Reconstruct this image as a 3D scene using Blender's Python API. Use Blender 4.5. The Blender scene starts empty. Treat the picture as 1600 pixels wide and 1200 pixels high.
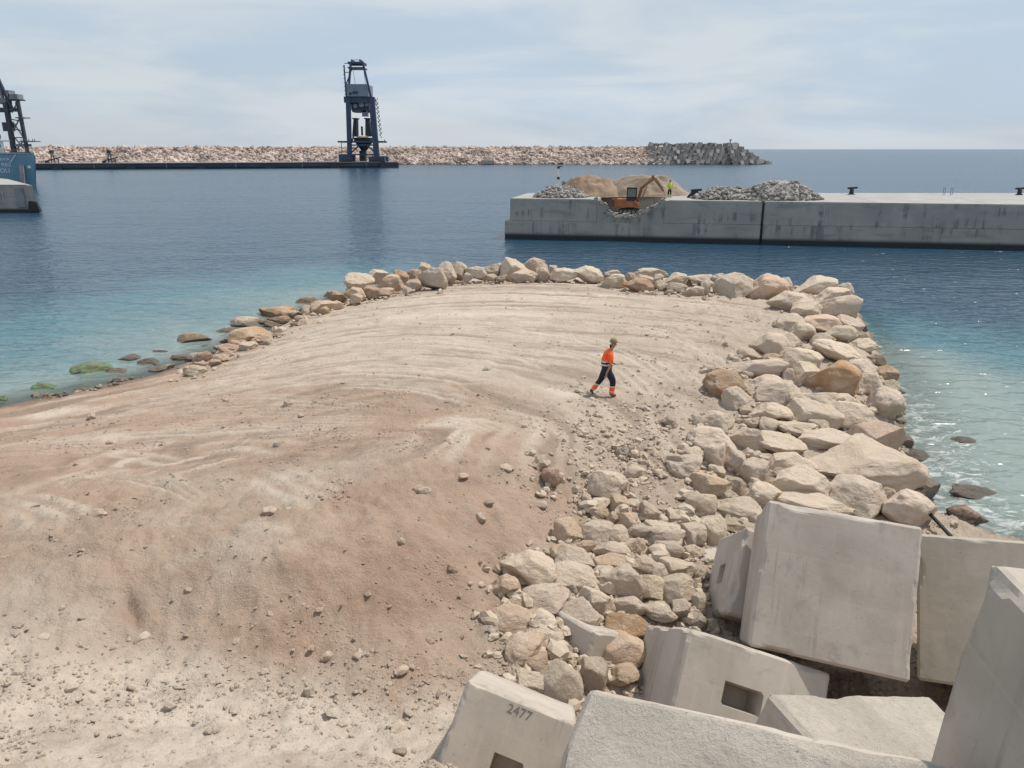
import bpy, bmesh, math, random
import numpy as np
from mathutils import Matrix, Vector, noise as mnoise
R = math.radians
random.seed(7); rng = np.random.default_rng(7)
scene = bpy.context.scene

# ------------------------------------------------------------------ camera, sky, sun, exposure
PITCH = R(17.0); FPX = 1200.0; CAM = np.array([0, 0, 9.2])
cam_data = bpy.data.cameras.new('camera')
cam = bpy.data.objects.new('camera', cam_data)
scene.collection.objects.link(cam)
cam.location = CAM; cam.rotation_euler = (R(90) - PITCH, 0, 0)
cam_data.sensor_width = 36; cam_data.lens = 36 * FPX / 1600
cam_data.clip_start = 0.1; cam_data.clip_end = 200000
scene.camera = cam

SUN_DIR = Vector((0.44, 0.25, 0.862)).normalized()      # towards the sun
elev = math.asin(SUN_DIR.z)
world = bpy.data.worlds.new('World'); scene.world = world; world.use_nodes = True
wn = world.node_tree.nodes; wl = world.node_tree.links
bg = wn['Background']
sky = wn.new('ShaderNodeTexSky'); sky.sky_type = 'NISHITA'; sky.sun_disc = False
sky.sun_elevation = elev; sky.sun_rotation = math.atan2(SUN_DIR.x, SUN_DIR.y)
sky.air_density = 1.2; sky.dust_density = 2.0; sky.ozone_density = 1.5
tc = wn.new('ShaderNodeTexCoord')
mp = wn.new('ShaderNodeMapping'); mp.inputs['Scale'].default_value = (1.0, 1.0, 5.0); mp.inputs['Rotation'].default_value = (R(8), R(-6), 0)
nz = wn.new('ShaderNodeTexNoise'); nz.inputs['Scale'].default_value = 1.6; nz.inputs['Detail'].default_value = 6; nz.inputs['Roughness'].default_value = 0.5
rp = wn.new('ShaderNodeValToRGB'); rp.color_ramp.elements[0].position = 0.36; rp.color_ramp.elements[0].color = (0.7, 0.7, 0.7, 1)
rp.color_ramp.elements[1].position = 0.68; rp.color_ramp.elements[1].color = (0.97, 0.97, 0.97, 1)
mx = wn.new('ShaderNodeMix'); mx.data_type = 'RGBA'
wl.new(tc.outputs['Generated'], mp.inputs['Vector']); wl.new(mp.outputs['Vector'], nz.inputs['Vector'])
wl.new(nz.outputs['Fac'], rp.inputs['Fac']); wl.new(rp.outputs['Color'], mx.inputs['Factor'])
mp2 = wn.new('ShaderNodeMapping'); mp2.inputs['Scale'].default_value = (1.3, 1.0, 7.0); mp2.inputs['Rotation'].default_value = (R(4), R(14), R(20)); mp2.inputs['Location'].default_value = (.3, .1, .4)
nz2 = wn.new('ShaderNodeTexNoise'); nz2.inputs['Scale'].default_value = 1.7; nz2.inputs['Detail'].default_value = 7; nz2.inputs['Roughness'].default_value = 0.55; nz2.inputs['Distortion'].default_value = .4
rp2 = wn.new('ShaderNodeValToRGB'); rp2.color_ramp.interpolation = 'EASE'
rp2.color_ramp.elements[0].position = 0.40; rp2.color_ramp.elements[0].color = (.60, .725, .87, 1)
rp2.color_ramp.elements[1].position = 0.62; rp2.color_ramp.elements[1].color = (.79, .86, .925, 1)
vm = wn.new('ShaderNodeVectorMath'); vm.operation = 'SCALE'; vm.inputs['Scale'].default_value = 9.1
wl.new(tc.outputs['Generated'], mp2.inputs['Vector']); wl.new(mp2.outputs['Vector'], nz2.inputs['Vector']); wl.new(nz2.outputs['Fac'], rp2.inputs['Fac']); wl.new(rp2.outputs['Color'], vm.inputs[0])
wl.new(sky.outputs['Color'], mx.inputs['A']); wl.new(vm.outputs['Vector'], mx.inputs['B'])     # thin high cloud veil, uneven
wl.new(mx.outputs['Result'], bg.inputs['Color']); bg.inputs['Strength'].default_value = 0.095

sun_data = bpy.data.lights.new('sun', 'SUN'); sun_data.energy = 3.9; sun_data.angle = R(1.4); sun_data.color = (1.0, 0.94, 0.85)
sun = bpy.data.objects.new('sun', sun_data); scene.collection.objects.link(sun)
sun.rotation_euler = SUN_DIR.to_track_quat('Z', 'Y').to_euler(); sun.location = (30, 0, 60)
vs = scene.view_settings; vs.view_transform = 'Standard'; vs.look = 'None'; vs.gamma = 1; vs.exposure = 0.0; vs.use_curve_mapping = False

# ------------------------------------------------------------------ helpers
COL = scene.collection
def link(o, parent=None):
    COL.objects.link(o)
    if parent is not None: o.parent = parent
    return o
def tag(o, label=None, cat=None, group=None, kind=None):
    if label: o['label'] = label
    if cat: o['category'] = cat
    if group: o['group'] = group
    if kind: o['kind'] = kind
    return o
def empty(name, loc=(0, 0, 0), rz=0):
    o = bpy.data.objects.new(name, None); link(o); o.location = loc; o.rotation_euler = (0, 0, rz); o.empty_display_size = .2
    return o
def npmesh(name, V, Fc, mat=None, smooth=False):
    V = np.asarray(V, np.float32); Fc = np.asarray(Fc, np.int32); k = Fc.shape[1]
    me = bpy.data.meshes.new(name)
    me.vertices.add(len(V)); me.vertices.foreach_set('co', V.ravel())
    me.loops.add(Fc.size); me.loops.foreach_set('vertex_index', Fc.ravel())
    me.polygons.add(len(Fc)); me.polygons.foreach_set('loop_start', np.arange(0, Fc.size, k, dtype=np.int32))
    me.polygons.foreach_set('loop_total', np.full(len(Fc), k, np.int32))
    me.update(calc_edges=True); me.validate()
    me.polygons.foreach_set('use_smooth', np.full(len(me.polygons), smooth))
    if mat: me.materials.append(mat)
    return me
def attr(me, name, vals):
    a = me.attributes.new(name, 'FLOAT', 'POINT'); a.data.foreach_set('value', np.asarray(vals, np.float32).ravel())

class MB:
    """collects boxes, bars, tubes and prisms into one mesh"""
    def __init__(s): s.v = []; s.f = []; s.m = []
    def add(s, V, Fc, mi=0):
        b = len(s.v); s.v += [tuple(map(float, p)) for p in V]; s.f += [tuple(i + b for i in f) for f in Fc]; s.m += [mi] * len(Fc); return s
    def box(s, a, b, mi=0):
        (x0, y0, z0), (x1, y1, z1) = a, b
        return s.add([(x0,y0,z0),(x1,y0,z0),(x1,y1,z0),(x0,y1,z0),(x0,y0,z1),(x1,y0,z1),(x1,y1,z1),(x0,y1,z1)],
                     [(0,3,2,1),(4,5,6,7),(0,1,5,4),(1,2,6,5),(2,3,7,6),(3,0,4,7)], mi)
    def bar(s, p, q, w, h=None, w2=None, mi=0):
        p = Vector(p); q = Vector(q); h = h or w; k = (w2 / w) if w2 else 1
        d = (q - p).normalized(); up = Vector((0, 1, 0)) if abs(d.y) < .95 else Vector((0, 0, 1))
        a = d.cross(up).normalized(); b = a.cross(d)
        V = []
        for c, m in ((p, 1), (q, k)):
            for i, j in ((-1,-1),(1,-1),(1,1),(-1,1)): V.append(c + a * (i * w / 2 * m) + b * (j * h / 2 * m))
        return s.add(V, [(0,3,2,1),(4,5,6,7),(0,1,5,4),(1,2,6,5),(2,3,7,6),(3,0,4,7)], mi)
    def tube(s, p, q, r, r2=None, n=10, mi=0):
        p = Vector(p); q = Vector(q); r2 = r if r2 is None else r2
        d = (q - p).normalized(); up = Vector((0, 0, 1)) if abs(d.z) < .95 else Vector((1, 0, 0))
        a = d.cross(up).normalized(); b = a.cross(d); V = []
        for c, rr in ((p, r), (q, r2)):
            for i in range(n):
                t = 2 * math.pi * i / n; V.append(c + a * (rr * math.cos(t)) + b * (rr * math.sin(t)))
        return s.add(V, [tuple(range(n))[::-1], tuple(range(n, 2 * n))] + [(i, (i+1) % n, n + (i+1) % n, n + i) for i in range(n)], mi)
    def prism(s, poly, off, mi=0):
        """poly: list of 3d points, off: extrusion vector"""
        n = len(poly); P = [Vector(p) for p in poly]; o = Vector(off)
        return s.add(P + [p + o for p in P], [tuple(range(n))[::-1], tuple(range(n, 2*n))] + [(i, (i+1) % n, n + (i+1) % n, n + i) for i in range(n)], mi)
    def lathe(s, prof, c=(0, 0, 0), n=16, mi=0):
        V = []; Fc = []
        for r, z in prof:
            for i in range(n): t = 2*math.pi*i/n; V.append((c[0]+r*math.cos(t), c[1]+r*math.sin(t), c[2]+z))
        for k in range(len(prof)-1):
            for i in range(n): Fc.append((k*n+i, k*n+(i+1) % n, (k+1)*n+(i+1) % n, (k+1)*n+i))
        Fc.append(tuple(range(n))[::-1]); Fc.append(tuple(range((len(prof)-1)*n, len(prof)*n)))
        return s.add(V, Fc, mi)
    def build(s, name, mats, parent=None, bevel=0, smooth=False):
        me = bpy.data.meshes.new(name); me.from_pydata(s.v, [], s.f); me.update()
        for m in (mats if isinstance(mats, (list, tuple)) else [mats]): me.materials.append(m)
        me.polygons.foreach_set('material_index', s.m)
        bm = bmesh.new(); bm.from_mesh(me); bmesh.ops.recalc_face_normals(bm, faces=bm.faces)
        if bevel: bmesh.ops.bevel(bm, geom=list(bm.edges), offset=bevel, segments=2, affect='EDGES', clamp_overlap=True)
        bm.to_mesh(me); bm.free()
        if smooth:
            me.polygons.foreach_set('use_smooth', [True] * len(me.polygons))
        return link(bpy.data.objects.new(name, me), parent)

def ray(px, py):
    cp, sp = math.cos(PITCH), math.sin(PITCH)
    return np.array([0, cp, -sp]) + np.array([1., 0, 0]) * (px - 800) / FPX + np.array([0, sp, cp]) * (600 - py) / FPX
def at(px, py, z):                       # point of a view direction at height z
    d = ray(px, py); return CAM + d * (z - CAM[2]) / d[2]
def atY(px, py, Y):                      # ... at distance Y
    d = ray(px, py); return CAM + d * Y / d[1]

# numpy noise
def vnoise(x, y, seed=0):
    x = np.asarray(x, float); y = np.asarray(y, float)
    xi = np.floor(x).astype(np.int64); yi = np.floor(y).astype(np.int64); fx = x - xi; fy = y - yi
    fx = fx*fx*fx*(fx*(fx*6-15)+10); fy = fy*fy*fy*(fy*(fy*6-15)+10)
    def h(a, b):
        n = (a * 374761393 + b * 668265263 + seed * 1274126177) & 0x7fffffff
        n = ((n ^ (n >> 13)) * 1274126177) & 0x7fffffff
        return ((n ^ (n >> 16)) & 0xffff) / 65535.0
    return (h(xi, yi)*(1-fx) + h(xi+1, yi)*fx)*(1-fy) + (h(xi, yi+1)*(1-fx) + h(xi+1, yi+1)*fx)*fy
def fbm(x, y, o=4, seed=0, g=0.5):
    s = 0; a = 1; t = 0
    for k in range(o):
        s = s + a * (vnoise(x, y, seed + k) - .5); t += a; a *= g; x = x * 2.03 + 17.1; y = y * 2.03 - 9.3
    return s / t * 2
def sstep(a, b, x):
    t = np.clip((x - a) / (b - a), 0, 1); return t * t * (3 - 2 * t)

# ------------------------------------------------------------------ materials
def newmat(name):
    m = bpy.data.materials.new(name); m.use_nodes = True
    nt = m.node_tree; return m, nt.nodes, nt.links, nt.nodes['Principled BSDF']
class NT:
    def __init__(s, m): s.n = m.node_tree.nodes; s.l = m.node_tree.links
    def node(s, t, **kw):
        n = s.n.new(t)
        for k, v in kw.items():
            if k in n.inputs: 
                if hasattr(v, 'is_output') or isinstance(v, bpy.types.NodeSocket): s.l.new(v, n.inputs[k])
                else: n.inputs[k].default_value = v
            else: setattr(n, k, v)
        return n
    def mix(s, f, a, b, blend='MIX'):
        n = s.n.new('ShaderNodeMix'); n.data_type = 'RGBA'; n.blend_type = blend
        for k, v in (('Factor', f), ('A', a), ('B', b)):
            if isinstance(v, bpy.types.NodeSocket): s.l.new(v, n.inputs[k] if k == 'Factor' else n.inputs[k])
            elif k == 'Factor': n.inputs[0].default_value = v
            else: n.inputs[k].default_value = (*v, 1) if len(v) == 3 else v
        return n.outputs['Result']
    def noise(s, vec, scale, detail=4, rough=.55, dist=0):
        n = s.n.new('ShaderNodeTexNoise'); n.inputs['Scale'].default_value = scale; n.inputs['Detail'].default_value = detail
        n.inputs['Roughness'].default_value = rough; n.inputs['Distortion'].default_value = dist
        if vec is not None: s.l.new(vec, n.inputs['Vector'])
        return n.outputs['Fac']
    def ramp(s, f, a, b, ca=0., cb=1.):
        n = s.n.new('ShaderNodeMapRange'); n.interpolation_type = 'SMOOTHSTEP'; s.l.new(f, n.inputs[0])
        for i, v in enumerate((a, b, ca, cb)): n.inputs[i+1].default_value = v
        return n.outputs[0]
    def math(s, op, a, b=0.):
        n = s.n.new('ShaderNodeMath'); n.operation = op
        for i, v in enumerate((a, b)):
            if isinstance(v, bpy.types.NodeSocket): s.l.new(v, n.inputs[i])
            else: n.inputs[i].default_value = v
        return n.outputs[0]
    def attr(s, name):
        n = s.n.new('ShaderNodeAttribute'); n.attribute_name = name; return n.outputs['Fac']
    def bump(s, h, dist, strength=1., normal=None):
        n = s.n.new('ShaderNodeBump'); n.inputs['Distance'].default_value = dist; n.inputs['Strength'].default_value = strength
        s.l.new(h, n.inputs['Height'])
        if normal is not None: s.l.new(normal, n.inputs['Normal'])
        return n.outputs['Normal']
    def obj(s):
        return s.n.new('ShaderNodeTexCoord').outputs['Object']
    def pos(s):
        return s.n.new('ShaderNodeNewGeometry').outputs['Position']
    def scaled(s, vec, sc):
        n = s.n.new('ShaderNodeMapping'); n.inputs['Scale'].default_value = sc; s.l.new(vec, n.inputs['Vector']); return n.outputs['Vector']

def simple(name, col, rough=.6, metal=0., var=.18, scale=3., bump=0.):
    m, n, l, b = newmat(name); t = NT(m); v = t.obj()
    f = t.noise(v, scale, 5, .6)
    c = t.mix(t.ramp(f, .3, .7), tuple(x*(1-var) for x in col), tuple(min(1, x*(1+var)) for x in col))
    l.new(c, b.inputs['Base Color']); b.inputs['Roughness'].default_value = rough; b.inputs['Metallic'].default_value = metal
    if bump: l.new(t.bump(t.noise(v, scale*8, 4), bump), b.inputs['Normal'])
    return m

def mat_soil():
    m, n, l, b = newmat('graded_soil'); t = NT(m); p = t.pos()
    cream = t.mix(t.ramp(t.noise(p, .55, 6, .6), .3, .7), (.55, .452, .362), (.445, .36, .285))
    red = t.mix(t.ramp(t.noise(p, .7, 6, .6), .3, .7), (.475, .338, .254), (.385, .268, .197))
    soil = t.attr('soil')
    f = t.math('ADD', soil, t.math('MULTIPLY', t.math('SUBTRACT', t.noise(p, .9, 7, .65, .6), .5), 1.1))
    c = t.mix(t.ramp(f, .15, .85), cream, red)
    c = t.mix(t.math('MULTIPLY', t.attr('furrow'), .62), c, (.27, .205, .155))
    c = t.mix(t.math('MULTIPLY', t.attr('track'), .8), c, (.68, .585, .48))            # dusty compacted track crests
    c = t.mix(t.math('MULTIPLY', t.attr('pale'), t.ramp(t.noise(p, 1.3, 5, .65), .25, .6)), c, (.70, .60, .495))      # pale crusted soil at the toe
    dark = t.ramp(t.noise(p, 11, 5, .7), .56, .72)
    c = t.mix(t.math('MULTIPLY', dark, .42), c, (.26, .19, .138))
    lite = t.ramp(t.noise(p, 17, 4, .7), .60, .74)
    c = t.mix(t.math('MULTIPLY', lite, .45), c, (.66, .575, .475))
    c = t.mix(t.math('MULTIPLY', t.attr('wet'), .65), c, (.10, .07, .05))
    l.new(c, b.inputs['Base Color']); b.inputs['Roughness'].default_value = .95
    b.inputs['Specular IOR Level'].default_value = .2
    h = t.math('ADD', t.noise(p, 9, 8, .7), t.math('MULTIPLY', t.noise(p, 40, 4, .7), .45))
    l.new(t.bump(h, .08, 1.), b.inputs['Normal'])
    return m
def mat_rock(name='limestone', algae=False, wet=False, bumpd=.10):
    m, n, l, b = newmat(name); t = NT(m); o = t.obj()
    oi = n.new('ShaderNodeObjectInfo')
    add = n.new('ShaderNodeVectorMath'); add.operation = 'ADD'; l.new(o, add.inputs[0]); 
    sc = t.math('MULTIPLY', oi.outputs['Random'], 37.0); cb = n.new('ShaderNodeCombineXYZ')
    for i in range(3): l.new(sc, cb.inputs[i])
    l.new(cb.outputs[0], add.inputs[1]); v = add.outputs[0]
    base = oi.outputs['Color']
    light = t.mix(.5, base, (.64, .55, .45)); ochre = t.mix(.62, base, (.33, .195, .095))
    c = t.mix(t.ramp(t.noise(v, 1.3, 6, .65, .4), .3, .68), light, base)
    c = t.mix(t.math('MULTIPLY', t.ramp(t.noise(v, 1.9, 5, .6, .8), .55, .78), .4), c, ochre)
    c = t.mix(t.math('MULTIPLY', t.ramp(t.noise(v, 9, 6, .75), .56, .74), .5), c, (.22, .175, .135))
    c = t.mix(t.math('MULTIPLY', t.ramp(t.noise(v, 6, 6, .7), .56, .7), .45), c, (.64, .58, .50))
    gp = n.new('ShaderNodeSeparateXYZ'); l.new(t.pos(), gp.inputs[0])
    tide = t.ramp(t.math('ADD', gp.outputs['Z'], t.math('MULTIPLY', t.math('SUBTRACT', t.noise(v, 4, 4, .6), .5), .5)), .42, .16)
    c = t.mix(t.math('MULTIPLY', tide, .72), c, (.085, .068, .05))                   # wet, weed stained band at the waterline
    if algae:
        c = t.mix(t.ramp(t.noise(v, 2.2, 5, .7), .42, .56), c, (.17, .36, .09))
    if wet:
        c = t.mix(.45, c, (.09, .07, .055))
    l.new(c, b.inputs['Base Color']); b.inputs['Roughness'].default_value = .35 if wet else .9
    b.inputs['Specular IOR Level'].default_value = .4 if wet else .2
    vo = n.new('ShaderNodeTexVoronoi'); vo.inputs['Scale'].default_value = 5; l.new(v, vo.inputs['Vector'])
    h = t.math('ADD', t.math('ADD', t.noise(v, 3.5, 9, .68, .5), t.math('MULTIPLY', t.noise(v, 22, 5, .7), .22)), t.math('MULTIPLY', vo.outputs['Distance'], .12))
    l.new(t.bump(h, bumpd, .95), b.inputs['Normal'])
    return m
def mat_concrete(name, a, c2, rough_top=False, stain=.35):
    m, n, l, b = newmat(name); t = NT(m); v = t.obj()
    oi = n.new('ShaderNodeObjectInfo'); add = n.new('ShaderNodeVectorMath'); add.operation = 'ADD'
    cb = n.new('ShaderNodeCombineXYZ'); s = t.math('MULTIPLY', oi.outputs['Random'], 50.)
    for i in range(3): l.new(s, cb.inputs[i])
    l.new(v, add.inputs[0]); l.new(cb.outputs[0], add.inputs[1]); v = add.outputs[0]
    c = t.mix(t.ramp(t.noise(v, .9, 6, .6, .3), .3, .7), a, c2)
    c = t.mix(t.math('MULTIPLY', t.ramp(t.noise(v, 2.1, 7, .7, .6), .54, .70), stain), c, tuple(x*.5 for x in c2))
    c = t.mix(t.math('MULTIPLY', t.ramp(t.noise(v, .7, 3, .5, 1.0), .48, .62), .35), c, tuple(x*y for x, y in zip(c2, (.78, .82, .80))))
    c = t.mix(t.math('MULTIPLY', t.ramp(t.noise(t.scaled(v, (5, 5, .5)), 1.2, 4, .6), .55, .75), .25), c, tuple(min(1, x*1.25) for x in a))
    c = t.mix(t.math('MULTIPLY', t.ramp(t.noise(v, 30, 3, .6), .66, .74), .45), c, (.12, .115, .10))
    vo = n.new('ShaderNodeTexVoronoi'); vo.inputs['Scale'].default_value = 7; l.new(v, vo.inputs['Vector'])
    c = t.mix(t.math('MULTIPLY', t.ramp(vo.outputs['Distance'], .075, .035), .6), c, (.10, .095, .085))                 # air holes
    drip = t.math('MULTIPLY', t.ramp(t.noise(t.scaled(v, (9, 9, .7)), 1., 4, .6), .56, .7), t.ramp(t.noise(v, .8, 2, .5), .45, .6))
    c = t.mix(t.math('MULTIPLY', drip, .4), c, tuple(x*.55 for x in c2))
    wv = n.new('ShaderNodeTexWave'); wv.wave_type = 'BANDS'; wv.bands_direction = 'Z'; wv.inputs['Scale'].default_value = .55; wv.inputs['Distortion'].default_value = .25; l.new(v, wv.inputs['Vector'])
    c = t.mix(t.math('MULTIPLY', t.ramp(wv.outputs['Fac'], .992, 1.), .10), c, tuple(min(1, x*1.2) for x in a))             # faint formwork lines
    l.new(c, b.inputs['Base Color']); b.inputs['Roughness'].default_value = .85; b.inputs['Specular IOR Level'].default_value = .25
    if rough_top:
        h = t.math('ADD', t.noise(v, 9, 8, .75), t.math('MULTIPLY', t.noise(v, 45, 5, .75), .5)); l.new(t.bump(h, .07, 1.), b.inputs['Normal'])
        c = t.mix(t.math('MULTIPLY', t.ramp(t.noise(v, 14, 6, .75), .54, .68), .45), c, tuple(x*.62 for x in c2)); l.new(c, b.inputs['Base Color'])
    else:
        h = t.math('ADD', t.noise(v, 5, 6, .6), t.math('MULTIPLY', t.noise(v, 60, 3, .6), .15)); l.new(t.bump(h, .007, .8), b.inputs['Normal'])
    return m
def mat_quay(name='quay_concrete'):
    m, n, l, b = newmat(name); t = NT(m); v = t.pos()
    c = t.mix(t.ramp(t.noise(v, .35, 6, .6), .3, .7), (.39, .37, .335), (.31, .295, .27))
    sep = n.new('ShaderNodeSeparateXYZ'); l.new(v, sep.inputs[0])
    streak = t.ramp(t.noise(t.scaled(v, (1.6, 1.6, .12)), 1.0, 5, .65), .51, .64)
    gate = t.ramp(t.noise(t.scaled(v, (.25, .25, .7)), 1.0, 3, .5), .42, .62)
    c = t.mix(t.math('MULTIPLY', t.math('MULTIPLY', streak, gate), .65), c, (.085, .09, .09))
    c = t.mix(t.math('MULTIPLY', t.ramp(t.noise(t.scaled(v, (.25, .25, 1.2)), 1.0, 5, .6), .52, .7), .5), c, (.17, .175, .17))
    low = t.ramp(sep.outputs['Z'], .75, .3)
    c = t.mix(low, c, (.028, .032, .035))                                            # weed band at the waterline
    l.new(c, b.inputs['Base Color']); b.inputs['Roughness'].default_value = .85
    l.new(t.bump(t.noise(v, 3, 6, .6), .03, .7), b.inputs['Normal'])
    return m
def mat_water():
    m, n, l, b = newmat('sea_water'); t = NT(m); p = t.pos()
    plume = t.attr('plume'); near = t.attr('near'); foam = t.attr('foam')
    nn = t.noise(t.scaled(p, (.09, .16, .1)), 1.0, 5, .6, .5)
    pf = t.math('ADD', plume, t.math('MULTIPLY', t.math('SUBTRACT', nn, .5), .55))
    deep = t.mix(t.ramp(t.noise(t.scaled(p, (.012, .03, .02)), 1., 4, .55), .3, .7), (.013, .046, .082), (.019, .060, .100))
    c = t.mix(t.ramp(pf, .05, .62), deep, (.062, .155, .185))
    c = t.mix(t.ramp(pf, .55, 1.15), c, (.225, .275, .25))
    fn = t.noise(t.scaled(p, (1.0, 1.5, 1)), 1.6, 8, .75, 1.2)
    fm = t.ramp(t.math('ADD', fn, t.math('MULTIPLY', foam, .33)), .78, .95)
    c = t.mix(t.math('MULTIPLY', fm, .8), c, (.72, .74, .72))
    l.new(c, b.inputs['Base Color']); b.inputs['IOR'].default_value = 1.33
    r = t.ramp(fm, 0, 1, .21, .7); l.new(r, b.inputs['Roughness'])
    w1 = t.noise(t.scaled(p, (.75, 1.25, 1)), 1.0, 2.6, .5, .4)
    w2 = t.noise(t.scaled(p, (.10, .22, 1)), 1.0, 3, .5, .3)
    h = t.math('ADD', w1, t.math('MULTIPLY', w2, 1.3))
    l.new(t.bump(h, .30, 1.), b.inputs['Normal'])
    tr = n.new('ShaderNodeBsdfTransparent'); tr.inputs['Color'].default_value = (.62, .80, .76, 1)
    ms = n.new('ShaderNodeMixShader'); out = n['Material Output']
    l.new(t.math('MULTIPLY', near, .62), ms.inputs[0]); l.new(b.outputs[0], ms.inputs[1]); l.new(tr.outputs[0], ms.inputs[2]); l.new(ms.outputs[0], out.inputs['Surface'])
    return m

M = dict(
    farcube=simple('dark_weathered_concrete', (.23, .215, .20), .9, var=.35, scale=.25),
    pebble=mat_rock('loose_stone', bumpd=.015),     soil=mat_soil(), rock=mat_rock(), algae=mat_rock('algae_limestone', True, True), wetrock=mat_rock('wet_limestone', False, True),
    conc=mat_concrete('cast_concrete', (.50, .44, .378), (.41, .355, .302)), conc2=mat_concrete('warm_concrete', (.53, .46, .375), (.44, .385, .31), stain=.2),
    conc_top=mat_concrete('sunlit_rough_concrete', (.80, .71, .605), (.64, .565, .48), True), quay=mat_quay(), water=mat_water(),  # conc_top: rough cast face, sunlight it misses put into a lighter colour
    deck=simple('deck_concrete', (.34, .33, .31), .9, var=.1, scale=.6, bump=.01),
    crane=simple('navy_crane_paint', (.05, .07, .12), .55, var=.2, scale=.3), crane_grey=simple('grey_crane_paint', (.20, .23, .27), .6, var=.15, scale=.2),
    crane_dark=simple('dark_machinery', (.042, .048, .06), .6), straw=simple('pale_hopper_rim', (.62, .50, .30), .7),
    hull=simple('teal_hull_paint', (.14, .29, .37), .5, var=.15, scale=.15), white=simple('white_paint', (.75, .76, .76), .5, var=.06),
    shipgrey=simple('weathered_grey_steel', (.20, .205, .22), .6, var=.25, scale=.4), dark=simple('black_iron', (.02, .021, .024), .55),
    farquay=simple('dark_quay_face', (.075, .08, .095), .85, var=.25, scale=.08), fardeck=simple('grey_far_deck', (.20, .20, .20), .9, var=.2, scale=.1),
    orange_mach=simple('faded_orange_paint', (.33, .12, .05), .6, var=.25, scale=1.5), brown_mach=simple('rusty_brown_paint', (.14, .065, .05), .7, var=.3, scale=1.5),
    steel=simple('worn_steel', (.22, .19, .16), .5, .3), glass=simple('cab_glass', (.12, .16, .15), .15), rust=simple('rusty_bar', (.13, .08, .055), .8),
    sandm=simple('ochre_fill_sand', (.27, .19, .13), .95, var=.25, scale=.6, bump=.05), sandg=simple('tan_fill_sand', (.28, .215, .16), .95, var=.25, scale=.6, bump=.05),
    rubble=simple('broken_concrete', (.31, .285, .26), .9, var=.35, scale=1.2, bump=.03), pinkrock=simple('pink_breakwater_rock', (.46, .37, .315), .9, var=.38, scale=.11),
    skin=simple('skin', (.36, .20, .135), .6, var=.08), hivis=simple('orange_hivis_cloth', (.95, .13, .02), .8, var=.08, scale=9), navy=simple('navy_cloth', (.014, .016, .032), .85, var=.2, scale=9),
    reflect=simple('silver_reflective_tape', (.55, .57, .60), .35, var=.05), boot=simple('dusty_brown_leather', (.12, .075, .055), .8), cap=simple('khaki_cap_cloth', (.27, .185, .11), .9, var=.2, scale=14),
    yellow=simple('lime_hivis_cloth', (.50, .80, .03), .8, var=.06), hair=simple('dark_hair', (.03, .02, .014), .8), paint=simple('black_stencil_paint', (.17, .155, .14), .8),
    letter=simple('white_letter_paint', (.72, .74, .74), .6, var=.05),
)

# ------------------------------------------------------------------ the land: outline and heights
shore = [at(px, py, 0)[:2] for px, py in ((0, 636), (60, 624), (130, 609), (240, 586), (335, 552), (415, 520), (480, 494), (535, 466))]
right = [at(px, py, 0)[:2] for px, py in ((1345, 492), (1372, 545), (1398, 590), (1408, 640), (1418, 700), (1440, 760), (1475, 812), (1535, 832), (1600, 848))]
POLY = np.array([(-90, -5), (-90, 12), (-45, 17), (-30, 21), (-23, 24.6)] + [tuple(p) for p in shore]
                + [(-9.0, 52.2), (-3, 54.2), (6, 54.6), (14, 52.2), (19.5, 48.5)] + [tuple(p) for p in right] + [(24, 14.5), (40, 13), (90, 10), (90, -5)])
def signed_dist(x, y):
    P = np.stack([x, y], -1); A = POLY; B = np.roll(POLY, -1, 0)
    d2 = np.full(x.shape, 1e18); ins = np.zeros(x.shape, bool)
    for a, b in zip(A, B):
        e = b - a; w = P - a; t = np.clip((w @ e) / (e @ e), 0, 1); q = w - t[..., None] * e; d2 = np.minimum(d2, (q**2).sum(-1))
        c = ((a[1] > y) != (b[1] > y)); 
        xin = (b[0]-a[0]) * (y - a[1]) / (b[1] - a[1] + 1e-30) + a[0]; ins ^= c & (x < xin)
    return np.where(ins, 1, -1) * np.sqrt(d2)
PIX = [(950,617,1.7),(1050,560,1.6),(700,455,1.45),(850,450,1.5),(1000,462,1.5),(1150,478,1.45),(600,475,1.2),(520,505,1.1),(480,545,1.1),(400,580,.85),(300,610,.7),(150,660,.7),(0,690,.8),
       (400,660,1.4),(600,560,1.6),(800,530,1.65),(700,650,1.9),(200,740,1.6),(0,780,1.8),(400,790,2.1),(560,800,2.2),(700,760,2.15),(810,720,2.0),(880,680,1.85),(200,860,2.2),(0,860,2.2),
       (400,880,2.1),(560,880,2.05),(680,850,1.95),(780,800,1.7),(850,760,1.55),(300,960,1.6),(500,1000,1.45),(650,1010,1.3),(720,950,1.25),(770,880,1.2),(860,820,1.15),
       (60,930,2.05),(200,1010,1.5),(400,1080,1.35),(600,1090,1.2),(720,1060,1.1),(100,1100,1.85),(350,1170,1.75),(600,1180,1.6),(0,1050,2.1),
       (960,720,1.5),(1000,660,1.55),(1100,600,1.45),(900,860,1.0),(1000,850,.95),(1050,780,1.1),(900,960,.85),(1050,900,.8),(850,1040,.85),(960,1050,.6),(1150,720,1.0),(1150,800,.8),(1200,560,1.3),(1200,500,1.35),
       (1250,620,1.1),(1290,540,1.1),(1300,720,.8),(1280,470,1.2)]
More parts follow.
